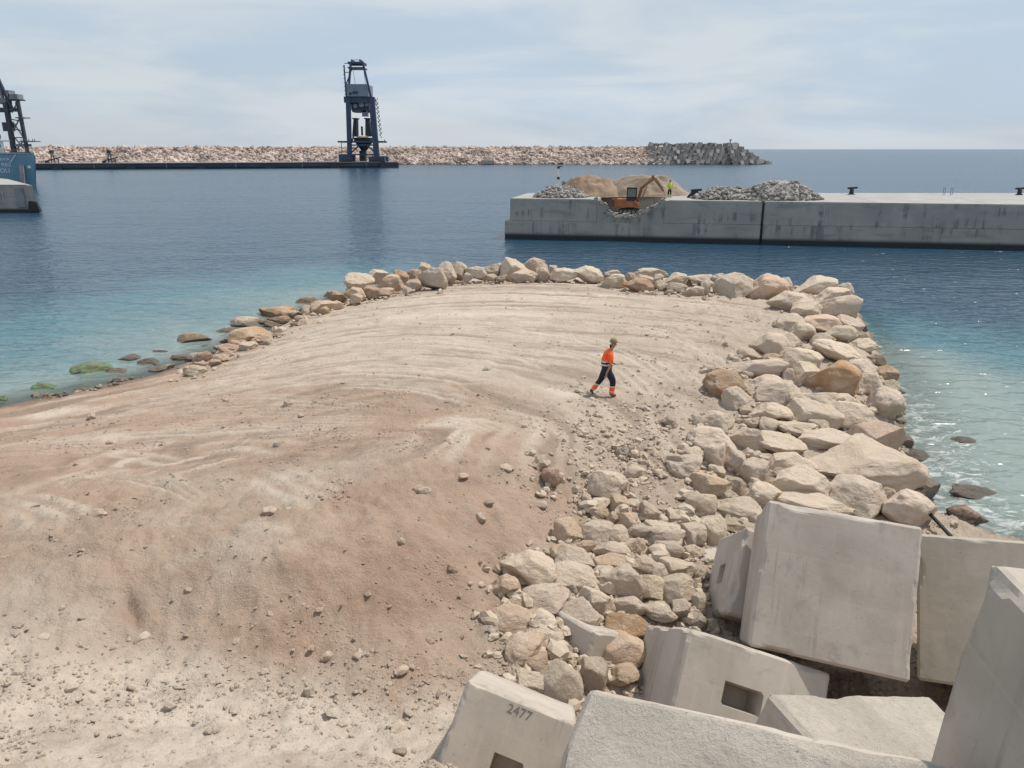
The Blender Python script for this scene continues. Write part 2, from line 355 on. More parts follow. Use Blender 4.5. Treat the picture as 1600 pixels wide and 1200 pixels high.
CT = [tuple(at(*p)) for p in PIX] + [(0,4.5,4.0),(-8,4.5,4.0),(-20,4.5,4.2),(4,2.4,3.9),(4,5.4,1.2),(8,5.4,1.2),(4,9.5,.35),(6,9,.4),(8,9.5,.45),(4.4,12.2,.4),(4.1,11.0,.4),(4.9,13.6,.35),(8,12,.4),(6,7,.9),(12,3,3.6),(20,3,3.6),(14,9,.4),(0,0,7.2),(-20,0,7.2),(12,0,7.2),(-25,15,2.2),(-14,18,1.6),(-40,8,3),(-2,6.6,2.6),(-9,6.6,2.7)]
CT = np.array(CT)
def rbf_setup(P, v, lam=.02):
    d = np.linalg.norm(P[:, None] - P[None], axis=-1); K = np.where(d > 0, d * d * np.log(d + 1e-9), 0) + lam * np.eye(len(P)) * 3
    Q = np.c_[np.ones(len(P)), P]; A = np.block([[K, Q], [Q.T, np.zeros((3, 3))]]); return np.linalg.solve(A, np.r_[v, 0, 0, 0])
WT = rbf_setup(CT[:, :2], CT[:, 2])
def rbf(x, y, P=CT, w=WT):
    s = w[-3] + w[-2] * x + w[-1] * y
    for (a, b), k in zip(P[:, :2], w): 
        d2 = (x-a)**2 + (y-b)**2; s = s + k * .5 * d2 * np.log(d2 + 1e-12)
    return s
def hgt(x, y):
    x = np.asarray(x, float); y = np.asarray(y, float)
    sd = signed_dist(x, y)
    left = sstep(-3, -10, x - (y - 40) * .1) * sstep(53, 44, y)
    slope = .75 - .52 * left * (.62 + .38 * sstep(40, 30, y))
    edge = sd * slope
    z = rbf(x, y)
    k = .25; hm = np.clip(.5 + .5 * (edge - z) / k, 0, 1); m = edge * (1 - hm) + z * hm - k * hm * (1 - hm)     # smooth minimum
    return np.maximum(np.where(sd < -1.5, edge, m), -5)
def on_ground(px, py, off=0.):
    d = ray(px, py); t = np.arange(3, 90, .05); P = CAM[:, None] + d[:, None] * t
    h = np.maximum(hgt(P[0], P[1]), -.15) + off; i = int(np.argmax(P[2] <= h)); return P[:, i], t[i]

# soil tint control: 0 cream dust, 1 red-brown dirt
SO = [(0,700,.85),(300,690,.85),(520,720,.9),(640,790,.8),(480,860,.55),(760,800,.8),(740,880,.8),(200,660,.9),(400,620,.75),(450,700,.9),(150,800,.75),(0,800,.5),(60,860,.55),(330,760,.5),(350,840,.55),(450,760,.45),(550,680,.85),(700,640,.7),(650,720,.6),(760,720,.7),(560,760,.35),(600,850,.75),(680,900,.8),
      (560,950,.85),(450,930,.65),(650,1020,.75),(300,900,.55),(200,940,.6),(100,1000,0),(300,1100,0),(100,760,.7),(250,800,.5),(380,900,.3),(500,940,.7),(560,1040,.6),(620,660,.85),(860,650,.35),(500,1080,.05),(650,1120,.05),(50,1180,0),(600,1180,0),(740,960,.35),(800,860,.45),(840,780,.6),(900,700,.25),(1000,700,.15),(1050,720,.5),(960,620,0),(800,560,.15),(600,540,.3),(500,560,.5),(350,590,.75),(200,610,.9),
      (50,650,.85),(700,480,.12),(900,470,.05),(1100,490,0),(1150,600,.1),(900,850,.3),(1000,950,.3),(800,640,.45),(1250,600,.1),(900,540,0)]
SP = np.array([np.r_[at(a, b, 1.6)[:2], c] for a, b, c in SO])
def soil_tint(x, y):
    num = 0; den = 0
    for a, b, c in SP:
        w = 1 / (((x-a)**2 + (y-b)**2) / (1 + .02 * b * b) + .15)**2; num = num + w * c; den = den + w
    return num / den

# the sheet of ground
ny, nx = 610, 730
vy = np.linspace(0, 1, ny); ys = -3 + 61 * (vy * .45 + .55 * vy**2.1)
tx = np.linspace(-1, 1, nx); tx = np.where(tx < 0, tx * 1.05, tx * .85)
X = tx[None, :] * (ys[:, None] * .68 + 12); Y = np.repeat(ys[:, None], nx, 1)
X = X + 0.0 * Y
H = hgt(X, Y); SD = signed_dist(X, Y)
# sweeping wheel tracks: anisotropic streaks around the turning centres
def arcs(cx, cy, ax, freq, ang, seed):
    dx = (X - cx) / ax; dy = Y - cy; r = np.hypot(dx, dy); th = np.arctan2(dy, dx)
    return fbm(r * freq + 3 * fbm(th * 1.5, r * .15, 2, seed + 9) , th * ang, 4, seed), r, th
a1, r1, th1 = arcs(-5.5, 18.0, 1.25, 2.3, 2.0, 3)
a2, r2, th2 = arcs(3.5, 40, 1.3, 1.6, 2.0, 23)
zone = sstep(14.5, 19, Y) * sstep(.3, 1.2, SD) * sstep(9, 5, X - (Y-24)*.42)
patch = sstep(-.25, .25, fbm(X * .22, Y * .22, 3, 41))
tr = sstep(.05, .42, a1) * zone * patch
H += zone * a1 * .032
# narrow twin wheel ruts
track = tr * (.35 + .65 * sstep(0, .5, fbm(X*.5, Y*.5, 3, 77) + .3))
def bez(P0, P1, P2, w, depth, twin=.0, seed=5, lit=.8):
    """a wheel mark along a curved line on the ground"""
    global H, track
    A = [at(px, py, z)[:2] for px, py, z in (P0, P1, P2)]; C1 = 2 * A[1] - .5 * (A[0] + A[2])
    tt = np.linspace(0, 1, 22)[:, None]; pts = (1-tt)**2 * A[0] + 2*tt*(1-tt) * C1 + tt**2 * A[2]
    m = (X > pts[:, 0].min() - 1.5) & (X < pts[:, 0].max() + 1.5) & (Y > pts[:, 1].min() - 1.5) & (Y < pts[:, 1].max() + 1.5)
    x = X[m] + .06 * fbm(X[m] * .9, Y[m] * .9, 3, seed); y = Y[m]; best = np.full(x.shape, 1e9); tb = np.zeros(x.shape)
    for i in range(21):
        e = pts[i+1] - pts[i]; t_ = np.clip(((x - pts[i, 0]) * e[0] + (y - pts[i, 1]) * e[1]) / (e @ e), 0, 1)
        dx = x - pts[i, 0] - t_ * e[0]; dy = y - pts[i, 1] - t_ * e[1]; sg = np.sign(dx * e[1] - dy * e[0]); d = np.hypot(dx, dy)
        k = d < np.abs(best); best = np.where(k, d * sg, best); tb = np.where(k, (i + t_) / 21, tb)
    fade = sstep(0, .15, tb) * sstep(1, .8, tb) * (.45 + .55 * sstep(-.3, .3, fbm(X[m] * 1.1, Y[m] * 1.1, 2, seed + 3)))
    depth *= 1.35; h = H[m]; tr_a = track[m]
    for o_ in ((-twin, twin) if twin else (0,)):
        d = best - o_; h = h - depth * np.exp(-(d / w)**2) * fade + depth * .6 * np.exp(-((np.abs(d) - 1.9*w) / (.8*w))**2) * fade
        tr_a = np.maximum(tr_a, lit * fade * np.exp(-((np.abs(d) - 1.9*w) / (1.2*w))**2))
    H[m] = h; track[m] = tr_a
for k_, a_ in enumerate([((150,733,1.65),(245,757,1.8),(335,805,2.0),.055,.05,.11), ((60,642,.9),(300,600,1.0),(520,602,1.5),.10,.02), ((520,602,1.5),(640,608,1.7),(760,640,1.8),.10,.02), ((0,690,1.0),(250,672,1.3),(520,672,1.7),.12,.02), ((330,560,.9),(560,524,1.5),(800,540,1.65),.11,.03),
    ((800,540,1.65),(930,566,1.65),(1015,625,1.65),.10,.05,.22), ((860,520,1.6),(980,555,1.65),(1075,615,1.55),.10,.045,.2), ((470,505,1.0),(700,484,1.45),(930,500,1.55),.12,.025), ((930,500,1.55),(1060,530,1.55),(1130,580,1.45),.12,.03), ((400,548,1.0),(620,505,1.5),(880,520,1.6),.12,.03), ((560,480,1.2),(780,468,1.5),(1050,492,1.5),.14,.02), ((620,540,1.6),(760,548,1.65),(880,590,1.7),.12,.025),
    ((415,745,1.9),(470,775,2.0),(520,790,2.05),.12,.02,.2), ((690,650,1.9),(730,668,1.95),(775,690,2.0),.06,.02,.15), ((0,785,1.8),(60,800,1.9),(115,838,2.1),.12,.02,.25), ((300,700,1.6),(380,695,1.65),(470,715,1.75),.2,.02), ((130,700,1.45),(200,705,1.5),(300,725,1.65),.12,.015), ((540,590,1.6),(660,596,1.7),(790,600,1.75),.1,.02), ((100,620,.6),(280,590,.9),(420,575,1.1),.1,.02), ((350,835,2.1),(420,850,2.1),(480,840,2.1),.18,.015)]): bez(*a_, seed=11 + 4 * k_)
for k_ in range(20):
    f_ = k_ / 19; j = [random.uniform(-14, 14) for _ in range(6)]
    bez((470 - 400 * f_ + j[0], 500 + 150 * f_ + j[1] * .5, 1.15 - .1 * f_), (740 - 260 * f_ + j[2], 466 + 130 * f_ + j[1] * .5, 1.5), (1080 - 320 * f_ + j[4], 500 + 135 * f_ + j[1] * .5, 1.55 + .15 * f_), random.uniform(.06, .15), random.uniform(.02, .04), random.choice((0, 0, .2)), seed=200 + 5 * k_, lit=random.uniform(.6, 1.))
for k_ in range(9):
    f_ = k_ / 8; j = random.uniform(-8, 8)
    bez((-60, 655 + 70 * f_ + j, .9 + .5 * f_), (270 + 5 * j, 612 + 75 * f_ + j, 1.1 + .5 * f_), (650 + 4 * j, 640 + 60 * f_ + j, 1.75), random.uniform(.05, .1), .02, random.choice((0, .15)), seed=400 + 5 * k_, lit=random.uniform(.35, .75))
# clods and unevenness
loose = np.clip(sstep(19, 14, Y) * .7 + sstep(3, 6, X - (Y-24)*.3) + .25, 0, 1)
H += .05 * fbm(X * .45, Y * .45, 3, 61) * sstep(0, 1, SD) + (.035 + .05 * loose) * fbm(X * 2.2, Y * 2.2, 4, 62) + .05 * loose * fbm(X * 7, Y * 7, 4, 63, .6) + .075 * loose * (np.abs(fbm(X * 4.2, Y * 4.2, 4, 68, .6)) - .2) + .012 * fbm(X * 14, Y * 14, 2, 64)
crust = sstep(12.5, 10, Y); H += .07 * crust * np.abs(fbm(X * 2.6, Y * 2.6, 4, 67, .6))
rid = 1 - np.abs(fbm(X * 1.6 + Y * .8, Y * 1.2, 4, 66)); H += .07 * loose * (rid**4 - .3)
g0, _ = on_ground(205, 952); gd = np.array([.62, -.78]); gx = (X - g0[0]) * gd[0] + (Y - g0[1]) * gd[1]; gy = -(X - g0[0]) * gd[1] + (Y - g0[1]) * gd[0]
H -= .22 * np.exp(-(gx / .42)**4 - (gy / .09)**2)                                   # gouge left by a sliding stone
H += .05 * np.exp(-(gx / .45)**4 - ((gy - .27) / .1)**2)
IDX = np.arange(ny * nx).reshape(ny, nx)
FQ = np.stack([IDX[:-1, :-1], IDX[:-1, 1:], IDX[1:, 1:], IDX[1:, :-1]], -1).reshape(-1, 4)
V = np.stack([X, Y, H], -1).reshape(-1, 3)
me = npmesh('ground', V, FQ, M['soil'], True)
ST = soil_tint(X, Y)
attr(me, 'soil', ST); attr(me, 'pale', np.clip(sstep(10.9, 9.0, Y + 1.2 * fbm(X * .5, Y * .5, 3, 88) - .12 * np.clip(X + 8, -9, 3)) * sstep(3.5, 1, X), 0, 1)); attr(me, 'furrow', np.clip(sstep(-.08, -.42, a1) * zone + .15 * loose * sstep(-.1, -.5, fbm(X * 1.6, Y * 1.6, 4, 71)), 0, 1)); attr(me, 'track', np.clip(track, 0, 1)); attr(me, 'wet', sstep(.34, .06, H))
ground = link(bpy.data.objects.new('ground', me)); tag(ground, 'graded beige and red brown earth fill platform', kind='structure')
seabed = MB().box((-400, -60, -6.4), (400, 700, -5.6)).build('seabed', M['soil']); tag(seabed, kind='structure')

# ------------------------------------------------------------------ sea
def lines(lo, hi, flo, fhi, step):
    a = np.arange(flo, fhi + step, step); out = [a]; s = step; v = fhi
    while v < hi: s *= 1.22; v += s; out.append([v])
    v = flo; s = step
    while v > lo: s *= 1.22; v -= s; out.append([v])
    return np.unique(np.concatenate(out))
lx = lines(-60000, 60000, -48, 42, .6); ly = lines(-300, 90000, 10, 80, .6)
WX, WY = np.meshgrid(lx, ly); sdw = signed_dist(np.clip(WX, -85, 85), np.clip(WY, -4, 400)) ; sdw = np.where((np.abs(WX) > 85) | (WY > 300), -500, sdw)
out = -sdw
leftz = sstep(-4, -11, WX - (WY - 45) * .1); rightz = sstep(12, 17, WX + (30-WY)*.35) * sstep(50, 40, WY)
plume = leftz * (1.0 * np.exp(-(out / 3.2)) * .35 + .62 * sstep(26, 5, out) * sstep(78, 45, WY)) + rightz * (1.15 * sstep(16, .2, out) * sstep(49, 26, WY) + .2*np.exp(-out/2.5))
plume += .25 * np.exp(-out / 2.0) + .12 * leftz * sstep(60, 20, out)
foam = rightz * sstep(5.0, .4, out) * (.55 + .45 * sstep(34, 22, WY)) + .35 * np.exp(-out / .8) * (1 - .6 * leftz)
near = np.clip(sstep(2.6, .0, out) * (.4 + .6 * leftz + .25 * rightz), 0, 1)
IW = np.arange(WX.size).reshape(WX.shape)
FW = np.stack([IW[:-1, :-1], IW[:-1, 1:], IW[1:, 1:], IW[1:, :-1]], -1).reshape(-1, 4)
me = npmesh('sea', np.stack([WX, WY, 0 * WX], -1).reshape(-1, 3), FW, M['water'], True)
attr(me, 'plume', plume); attr(me, 'foam', np.clip(foam, 0, 1)); attr(me, 'near', near)
sea = link(bpy.data.objects.new('sea', me)); tag(sea, 'deep blue sea turning turquoise along the earth fill', kind='structure')

# ------------------------------------------------------------------ boulders
def rock_mesh(seed, sub=4, cuts=11, rough=.10):
    rs = np.random.default_rng(seed); bm = bmesh.new(); bmesh.ops.create_icosphere(bm, subdivisions=sub, radius=1)
    V = np.array([v.co[:] for v in bm.verts]); Fc = np.array([[v.index for v in f.verts] for f in bm.faces]); bm.free()
    V = np.sign(V) * np.abs(V)**.86
    for k in range(cuts):
        n = rs.normal(size=3); n /= np.linalg.norm(n); d = rs.uniform(.55, .90)
        s = V @ n - d; V = V - np.clip(s, 0, None)[:, None] * n * rs.uniform(.86, 1.0)
    o = rs.uniform(0, 100, 3)
    for i in range(len(V)):
        p = Vector(V[i]); q = Vector(V[i] * 1.15 + o)
        f = 1 + rough * 1.5 * mnoise.noise(q) + rough * .8 * mnoise.noise(q * 2.7) + rough * .35 * (1 - 2 * abs(mnoise.noise(q * 6.0))) + rough * .2 * mnoise.noise(q * 15)
        V[i] *= f
    V -= (V.max(0) + V.min(0)) / 2; V /= (V.max(0) - V.min(0)) / 2
    return npmesh('boulder', V, Fc, M['rock'], True)
BM = [rock_mesh(100 + i, 5 if i < 9 else 4, 9 + i % 6, .065 + .012 * (i % 5)) for i in range(16)]
BMV = {}
def variant(i, mk):
    if mk == 'rock': return BM[i]
    if (i, mk) not in BMV:
        m = BM[i].copy(); m.materials[0] = M[mk]; BMV[(i, mk)] = m
    return BMV[(i, mk)]
CLS = {'w': (.60, .495, .39), 'g': (.50, .425, .345), 'b': (.43, .345, .26), 'p': (.56, .41, .295), 'o': (.38, .235, .125), 'k': (.42, .275, .205), 'v': (.30, .26, .19), 'd': (.24, .18, .13)}
NAME = {'w': 'pale cream boulder', 'g': 'greyish boulder', 'b': 'tan boulder', 'p': 'peach tinted boulder', 'o': 'ochre stained boulder', 'k': 'pinkish brown boulder', 'v': 'green algae covered stone', 'd': 'dark wet boulder'}
ZONE = {'far': 'in the rock row edging the far end of the fill', 'left': 'in the low rock line beside the murky shallows', 'right': 'of the slope facing foaming turquoise water', 'low': 'in the heap between dirt bank and concrete blocks'}
TAKEN = []; SPEC = []
def FARZ(px): return float(np.interp(px, [480, 560, 640, 1100], [.8, 1.15, 1.45, 1.5]))
def boulder(px, py, w, h, c, zone, roll=0, special=None, sc=1.2):
    """one boulder seen at (px, py), w by h source pixels: placed on the ground with its real size"""
    P, dep = on_ground(px, py, 0.25 * h / FPX * 25)
    if zone == 'far': sc = 1.16; shade = .88
    else: shade = 1.0
    if zone == 'far': pass
    elif w > 80: sc = 1.06
    W = w * dep / FPX * sc; Hh = h * dep / FPX * sc
    for _ in range(2):
        if zone == 'far': P = at(px, py + h * .30, FARZ(px)); P = P + np.array([0, .1 * Hh, .30 * Hh]); dep = P[1] * math.cos(PITCH) + (CAM[2] - P[2]) * math.sin(PITCH)
        else: P, dep = on_ground(px, py, .22 * Hh)
        W = w * dep / FPX * sc; Hh = h * dep / FPX * sc
    el = math.atan2(CAM[2] - P[2], P[1])
    D = (W * .5 + Hh * .5) * random.uniform(.9, 1.15)
    sz = max(.3 * W, (Hh - D * math.sin(el) * .55) / math.cos(el)); sz = min(sz, W * 1.1)
    mk = 'algae' if c == 'v' else 'wetrock' if c == 'd' else 'rock'
    i = random.randrange(16) if W < .9 else random.randrange(9)
    o = bpy.data.objects.new('boulder', variant(i, mk)); link(o)
    o.location = P; o.scale = (W / 2, D / 2, sz / 2 * 1.1)
    o.rotation_euler = (R(random.uniform(-12, 12)), R(roll + random.uniform(-8, 8)), R(random.choice((0, 180)) + random.uniform(-22, 22)))
    base = np.array(CLS[c]) * random.uniform(.80, 1.06) * shade; base *= np.array([1.03, random.uniform(.985, 1.005), random.uniform(.93, 1.0)])
    o.color = (*np.clip(base, 0, 1), 1)
    zl = ZONE[zone]
    size = 'large' if W > 1.75 else 'small' if W < .95 else 'middling'
    if zone == 'right':
        sd0 = float(signed_dist(np.array(P[0]), np.array(P[1]))); zl = ('at the waterline ' if sd0 < 1.3 else 'bordering the earth edge ' if sd0 > 4.6 else 'midway up ').replace('midway up ', 'in the middle ') + zl
    size += ' flattish' if h < .52 * w else ' upright' if h > .92 * w else ' rounded'
    if special: SPEC.append((P, W))
    lab = special or size + ' ' + NAME[c] + ' ' + zl
    tag(o, lab, 'boulder', 'boulders ' + zl if special else lab.replace('boulder', 'boulders', 1).replace('covered stone', 'covered stones', 1))
    TAKEN.append((P[0], P[1], W, D)); return o
def crop(x0, y0, s, rows, zone):
    for r in rows:
        u, v, w, h, c = r[:5]; boulder(x0 + u / s, y0 + v / s, w / s, h / s, c, zone, *r[5:])
# seaward slope on the right
crop(1000, 420, 2.667, [(400,80,160,110,'g'),(520,85,160,115,'p'),(610,70,60,60,'g'),(730,80,170,80,'w'),(860,105,80,80,'g'),(620,145,150,90,'w'),(790,115,140,70,'w'),(820,165,150,100,'w'),(690,170,110,80,'w'),(625,230,110,70,'w'),(665,270,110,90,'w'),(750,235,140,90,'p'),
  (865,235,100,80,'w'),(830,275,130,70,'w'),(925,245,40,40,'d'),(545,330,150,110,'w'),(620,305,120,70,'w'),(840,350,240,95,'w',10,'long pale slab boulder lying across the top of the seaward rock slope'),(940,320,110,60,'w'),(670,385,150,100,'w'),(550,380,80,50,'o'),(450,360,90,50,'b'),(490,415,200,80,'w'),
  (800,465,225,180,'o',15,'largest ochre brown boulder standing amid pale rocks of the seaward slope'),(700,450,100,110,'w'),(930,420,110,80,'w'),(1025,440,90,60,'o'),(370,490,180,120,'o',8,'flat ochre boulder at the inner edge of the rock slope beside graded earth'),(515,475,140,70,'w'),(320,430,80,50,'b'),(575,520,190,100,'w'),(400,545,100,100,'w'),
  (1010,560,150,140,'w'),(730,560,200,120,'w'),(545,600,160,90,'w'),(720,610,190,110,'w'),(880,620,180,130,'w',15),(620,455,60,70,'w'),(320,640,120,80,'w'),(540,655,90,60,'w'),(650,665,150,70,'w'),(570,725,190,95,'w'),(440,720,110,110,'w'),(790,715,260,105,'w'),(1000,710,180,140,'p',25),
  (300,720,180,110,'w'),(220,785,80,70,'w'),(940,830,420,190,'w',14,'longest pale boulder of the seaward slope, sloping down to foaming water'),(630,820,180,110,'w'),(390,810,90,110,'w'),(315,790,90,110,'w'),(190,830,130,110,'w'),(480,855,110,110,'w'),(670,900,200,150,'w'),(300,900,180,100,'p'),
  (400,920,80,100,'b'),(510,940,150,110,'w'),(900,950,260,170,'g',0,'big squarish greyish boulder resting right behind the tall tilted concrete block'),(1120,1000,230,170,'w',25,'pale wedge shaped boulder beside the water behind the concrete blocks'),(700,985,330,60,'w'),(250,980,110,100,'w'),(400,1010,200,90,'w'),(370,950,70,60,'w'),(1040,960,60,110,'b'),
  (90,1095,140,90,'w'),(210,1100,110,90,'w'),(290,1085,90,130,'w'),(450,1090,80,70,'w'),(380,1070,110,60,'b'),(10,1095,50,70,'w'),(40,1020,100,90,'b'),(130,1150,100,50,'w'),(1160,790,110,60,'d'),(1190,920,100,100,'d'),(1330,720,120,40,'d'),
  (1390,940,190,50,'d',0,'low brown boulder awash in foam off the seaward slope'),(1370,1040,140,100,'k',0,'pinkish brown boulder standing in foaming water off the seaward slope'),(440,590,50,40,'w'),(465,640,60,50,'w'),(250,640,50,50,'w'),(120,640,60,50,'b'),
  (960,490,110,100,'w'),(1050,500,90,70,'b'),(1060,600,70,70,'d'),(980,380,70,50,'b'),(900,290,80,50,'b'),(760,300,90,60,'w'),(860,560,100,70,'w'),(960,700,90,80,'b'),(1080,820,90,90,'b'),(560,400,70,60,'w'),(740,650,80,60,'b'),(1090,720,70,60,'d')], 'right')
# heap beside the concrete blocks
crop(560, 640, 2.5, [(750,260,60,90,'k'),(970,300,130,120,'w',0,'angular pale boulder half sunk in loose dirt above the rock heap'),(1040,165,60,60,'g'),(890,350,40,60,'w'),(1015,360,70,60,'p'),(820,480,110,95,'p'),(930,480,120,80,'w'),(990,545,140,70,'w'),(1010,490,90,70,'w'),(1045,440,80,80,'p'),(990,430,50,70,'p'),
  (1085,470,90,60,'w'),(1190,480,120,80,'w'),(1290,490,70,100,'w'),(1210,545,110,70,'w'),(1075,540,60,80,'p'),(810,545,100,40,'p'),(880,535,80,50,'p'),(850,590,140,80,'w'),(985,595,120,60,'p'),(670,630,200,150,'w',10),(850,660,200,110,'w'),(1030,680,160,130,'w'),(1140,700,110,110,'w'),
  (1240,615,140,80,'w'),(1245,705,140,110,'w',-15),(1110,610,100,70,'w'),(570,690,110,100,'p'),(720,740,220,120,'w',0,'broad smooth pale boulder lying at the foot of the dirt bank'),(930,760,130,130,'w'),(850,810,220,110,'w',15),(840,700,40,70,'w'),(1050,770,120,80,'w'),(1160,790,140,70,'w'),(1260,780,80,70,'w'),
  (1330,760,60,100,'g'),(590,825,160,100,'p'),(690,815,60,60,'p'),(750,835,60,60,'p'),(720,875,140,60,'w'),(655,940,150,110,'p'),(1040,850,150,110,'o'),(1030,930,160,120,'p'),(1030,1035,120,100,'p'),(690,990,120,80,'p'),(800,960,90,70,'b'),(790,1070,140,160,'w',0,'pale fissured boulder standing behind the block stencilled 2477'),
  (915,1045,110,140,'b'),(670,1060,140,70,'w'),(765,950,50,40,'k'),(1130,390,110,60,'k'),(1240,420,90,60,'w'),(1320,370,70,90,'w'),(1340,290,60,60,'p'),(1270,215,120,90,'w'),(1305,180,70,60,'w'),(1080,250,70,60,'w'),(960,640,90,60,'w'),(1180,640,80,60,'w'),(1310,560,80,60,'w'),(1090,720,80,70,'b'),
  (1330,830,60,60,'g'),(610,760,70,50,'p'),(940,400,70,50,'p'),(1060,430,60,50,'w'),(1330,640,60,60,'w'),(1000,850,60,60,'p')], 'low')
# far end
crop(440, 390, 2.857, [(345,150,120,80,'w'),(440,125,90,60,'w'),(480,155,110,70,'p'),(590,120,80,50,'k'),(590,160,70,45,'p'),(675,140,110,100,'w'),(735,110,80,90,'w'),(790,100,65,75,'g'),(640,90,60,50,'w'),(870,110,100,60,'w'),(945,95,90,60,'w'),(1035,95,100,80,'w'),(1085,120,110,50,'w'),(1130,85,100,70,'p'),
  (1165,115,60,60,'w'),(1210,95,40,40,'w'),(1260,115,120,55,'w'),(1365,115,130,65,'w'),(325,205,90,60,'p'),(400,190,80,50,'o'),(460,190,70,35,'p'),(250,210,80,40,'o'),(340,222,60,45,'p'),(940,128,40,30,'w'),(980,130,50,30,'b'),(530,130,70,60,'o'),(830,125,40,35,'w'),(560,185,40,25,'w')], 'far')
crop(940, 380, 3.81, [(70,235,140,85,'w'),(60,185,90,40,'b'),(220,260,170,80,'o'),(290,185,180,60,'w'),(260,215,110,40,'p'),(350,260,70,70,'w'),(340,215,60,50,'w'),(445,215,120,60,'w'),(450,270,110,60,'b'),(550,290,120,60,'w'),(620,275,70,85,'g'),(590,215,140,50,'w'),(690,215,80,60,'w'),(170,205,60,50,'b'),(400,295,50,30,'w'),(300,300,60,25,'w')], 'far')
# left waterline
crop(0, 400, 2.857, [(1590,110,60,60,'w'),(1575,160,60,50,'p'),(1500,180,90,40,'o'),(1370,205,90,40,'o'),(1380,245,90,45,'p'),(1460,230,120,60,'p'),(1240,260,170,60,'o'),(1250,295,120,50,'o'),(1110,300,130,60,'w'),(1120,360,180,70,'o'),(1050,380,130,50,'o'),(985,415,60,35,'w'),(870,375,130,50,'o',0,'ochre rock with yellow green weed standing in shallow water'),(1010,340,90,30,'k'),
  (800,460,80,45,'k'),(890,450,90,40,'w'),(720,505,100,40,'w'),(660,480,100,45,'d'),(400,510,170,60,'v',0,'largest green algae covered rock in murky shallows by the left shore'),(530,520,90,36,'b'),(200,592,130,30,'v'),(15,645,60,40,'v'),(720,434,80,16,'d'),(570,465,120,20,'d'),(1250,330,50,25,'w'),(1190,385,60,30,'b'),(1310,270,90,50,'p'),(1180,300,80,45,'o')], 'left')
# the denser band of small warm rocks down the sheltered shore
for k_ in range(46):
    f_ = k_ / 45; px = 300 + 270 * f_ + random.uniform(-12, 12); py = np.interp(px, [290, 335, 415, 480, 535, 575], [578, 558, 522, 494, 464, 446]) + random.uniform(-9, 10)
    w_ = random.uniform(13, 27) * (1.1 - .35 * f_ if px < 500 else .95); boulder(px, py, w_, w_ * random.uniform(.5, .75), random.choice('oppbpkw'), 'left')
for k_ in range(30):
    px = random.uniform(15, 320); py = np.interp(px, [0, 60, 130, 240, 335], [634, 622, 606, 583, 550]) + random.uniform(-12, 6)
    w_ = random.uniform(7, 17); boulder(px, py, w_, w_ * random.uniform(.35, .6), random.choice('wbdpkd'), 'left')
# loose stones on the earth
STONES = []
for u, v, w, h in [(310,22,22,18),(255,182,15,12),(905,342,60,28),(960,338,30,24),(325,348,55,30),(478,768,46,34),(143,768,40,36),(630,608,25,25),(635,748,35,24),(850,605,25,20),(995,630,22,22),(1095,828,38,32),(1205,815,26,26),(1018,912,22,32),(1035,948,36,40),(980,970,26,26),(690,978,30,28),(885,880,26,22),(930,1010,24,32),(992,1000,26,18),
                   (695,1040,42,34),(742,1035,32,28),(1145,1055,36,28),(360,900,32,28),(240,930,46,28),(10,915,32,26),(430,770,20,18),(1345,875,46,30),(1330,1075,64,50),(1340,1140,42,36),(1330,1185,50,34),(1345,440,26,22),(935,120,38,28),(365,110,20,16),(580,432,20,16),(170,648,24,18),(1230,620,26,20),(790,778,28,20),(440,930,26,24),(1040,800,24,18),(705,898,22,18)]:
    STONES.append((u / 2.142, 640 + v / 2.142, w / 2.142, h / 2.142))
STONES += [(450, 632, 14, 15), (352, 625, 9, 8), (143, 651, 11, 9), (762, 576, 12, 8), (905, 612, 12, 7), (925, 624, 11, 7), (820, 655, 16, 9), (750, 810, 20, 18), (660, 765, 24, 12), (725, 745, 18, 10), (790, 732, 20, 12), (765, 785, 16, 12), (845, 790, 20, 14), (700, 690, 12, 8), (1010, 640, 12, 9), (1045, 655, 12, 9), (560, 1025, 16, 12), (870, 745, 22, 18)]
for px, py, w, h in STONES:
    P, dep = on_ground(px, py, .03); W = w * dep / FPX
    o = bpy.data.objects.new('loose_stone', variant(random.randrange(9, 16), 'pebble')); link(o); o.location = P + np.array([0, 0, .02 * W]); o.scale = (W * .55, W * .5, h * dep / FPX * .5)
    o.rotation_euler = (0, R(random.uniform(-15, 15)), R(random.uniform(0, 360))); t = random.random()
    c = np.array((.36, .262, .20)) if soil_tint(np.array(P[0]), np.array(P[1])) > .4 else np.array((.42, .345, .27)); o.color = (*(c * random.uniform(.85, 1.1)), 1)
    lab = ('reddish brown' if c[0] < .40 else 'pale cream') + (' fist sized' if W < .16 else ' head sized' if W < .3 else ' bucket sized') + ' loose stone on ' + ('the broad level platform' if P[1] > 17 else 'the worked ground above the dirt bank' if P[1] > 12.2 else 'the dirt bank and its pebbly foot')
    tag(o, lab, 'stone', lab.replace('stone', 'stones'))

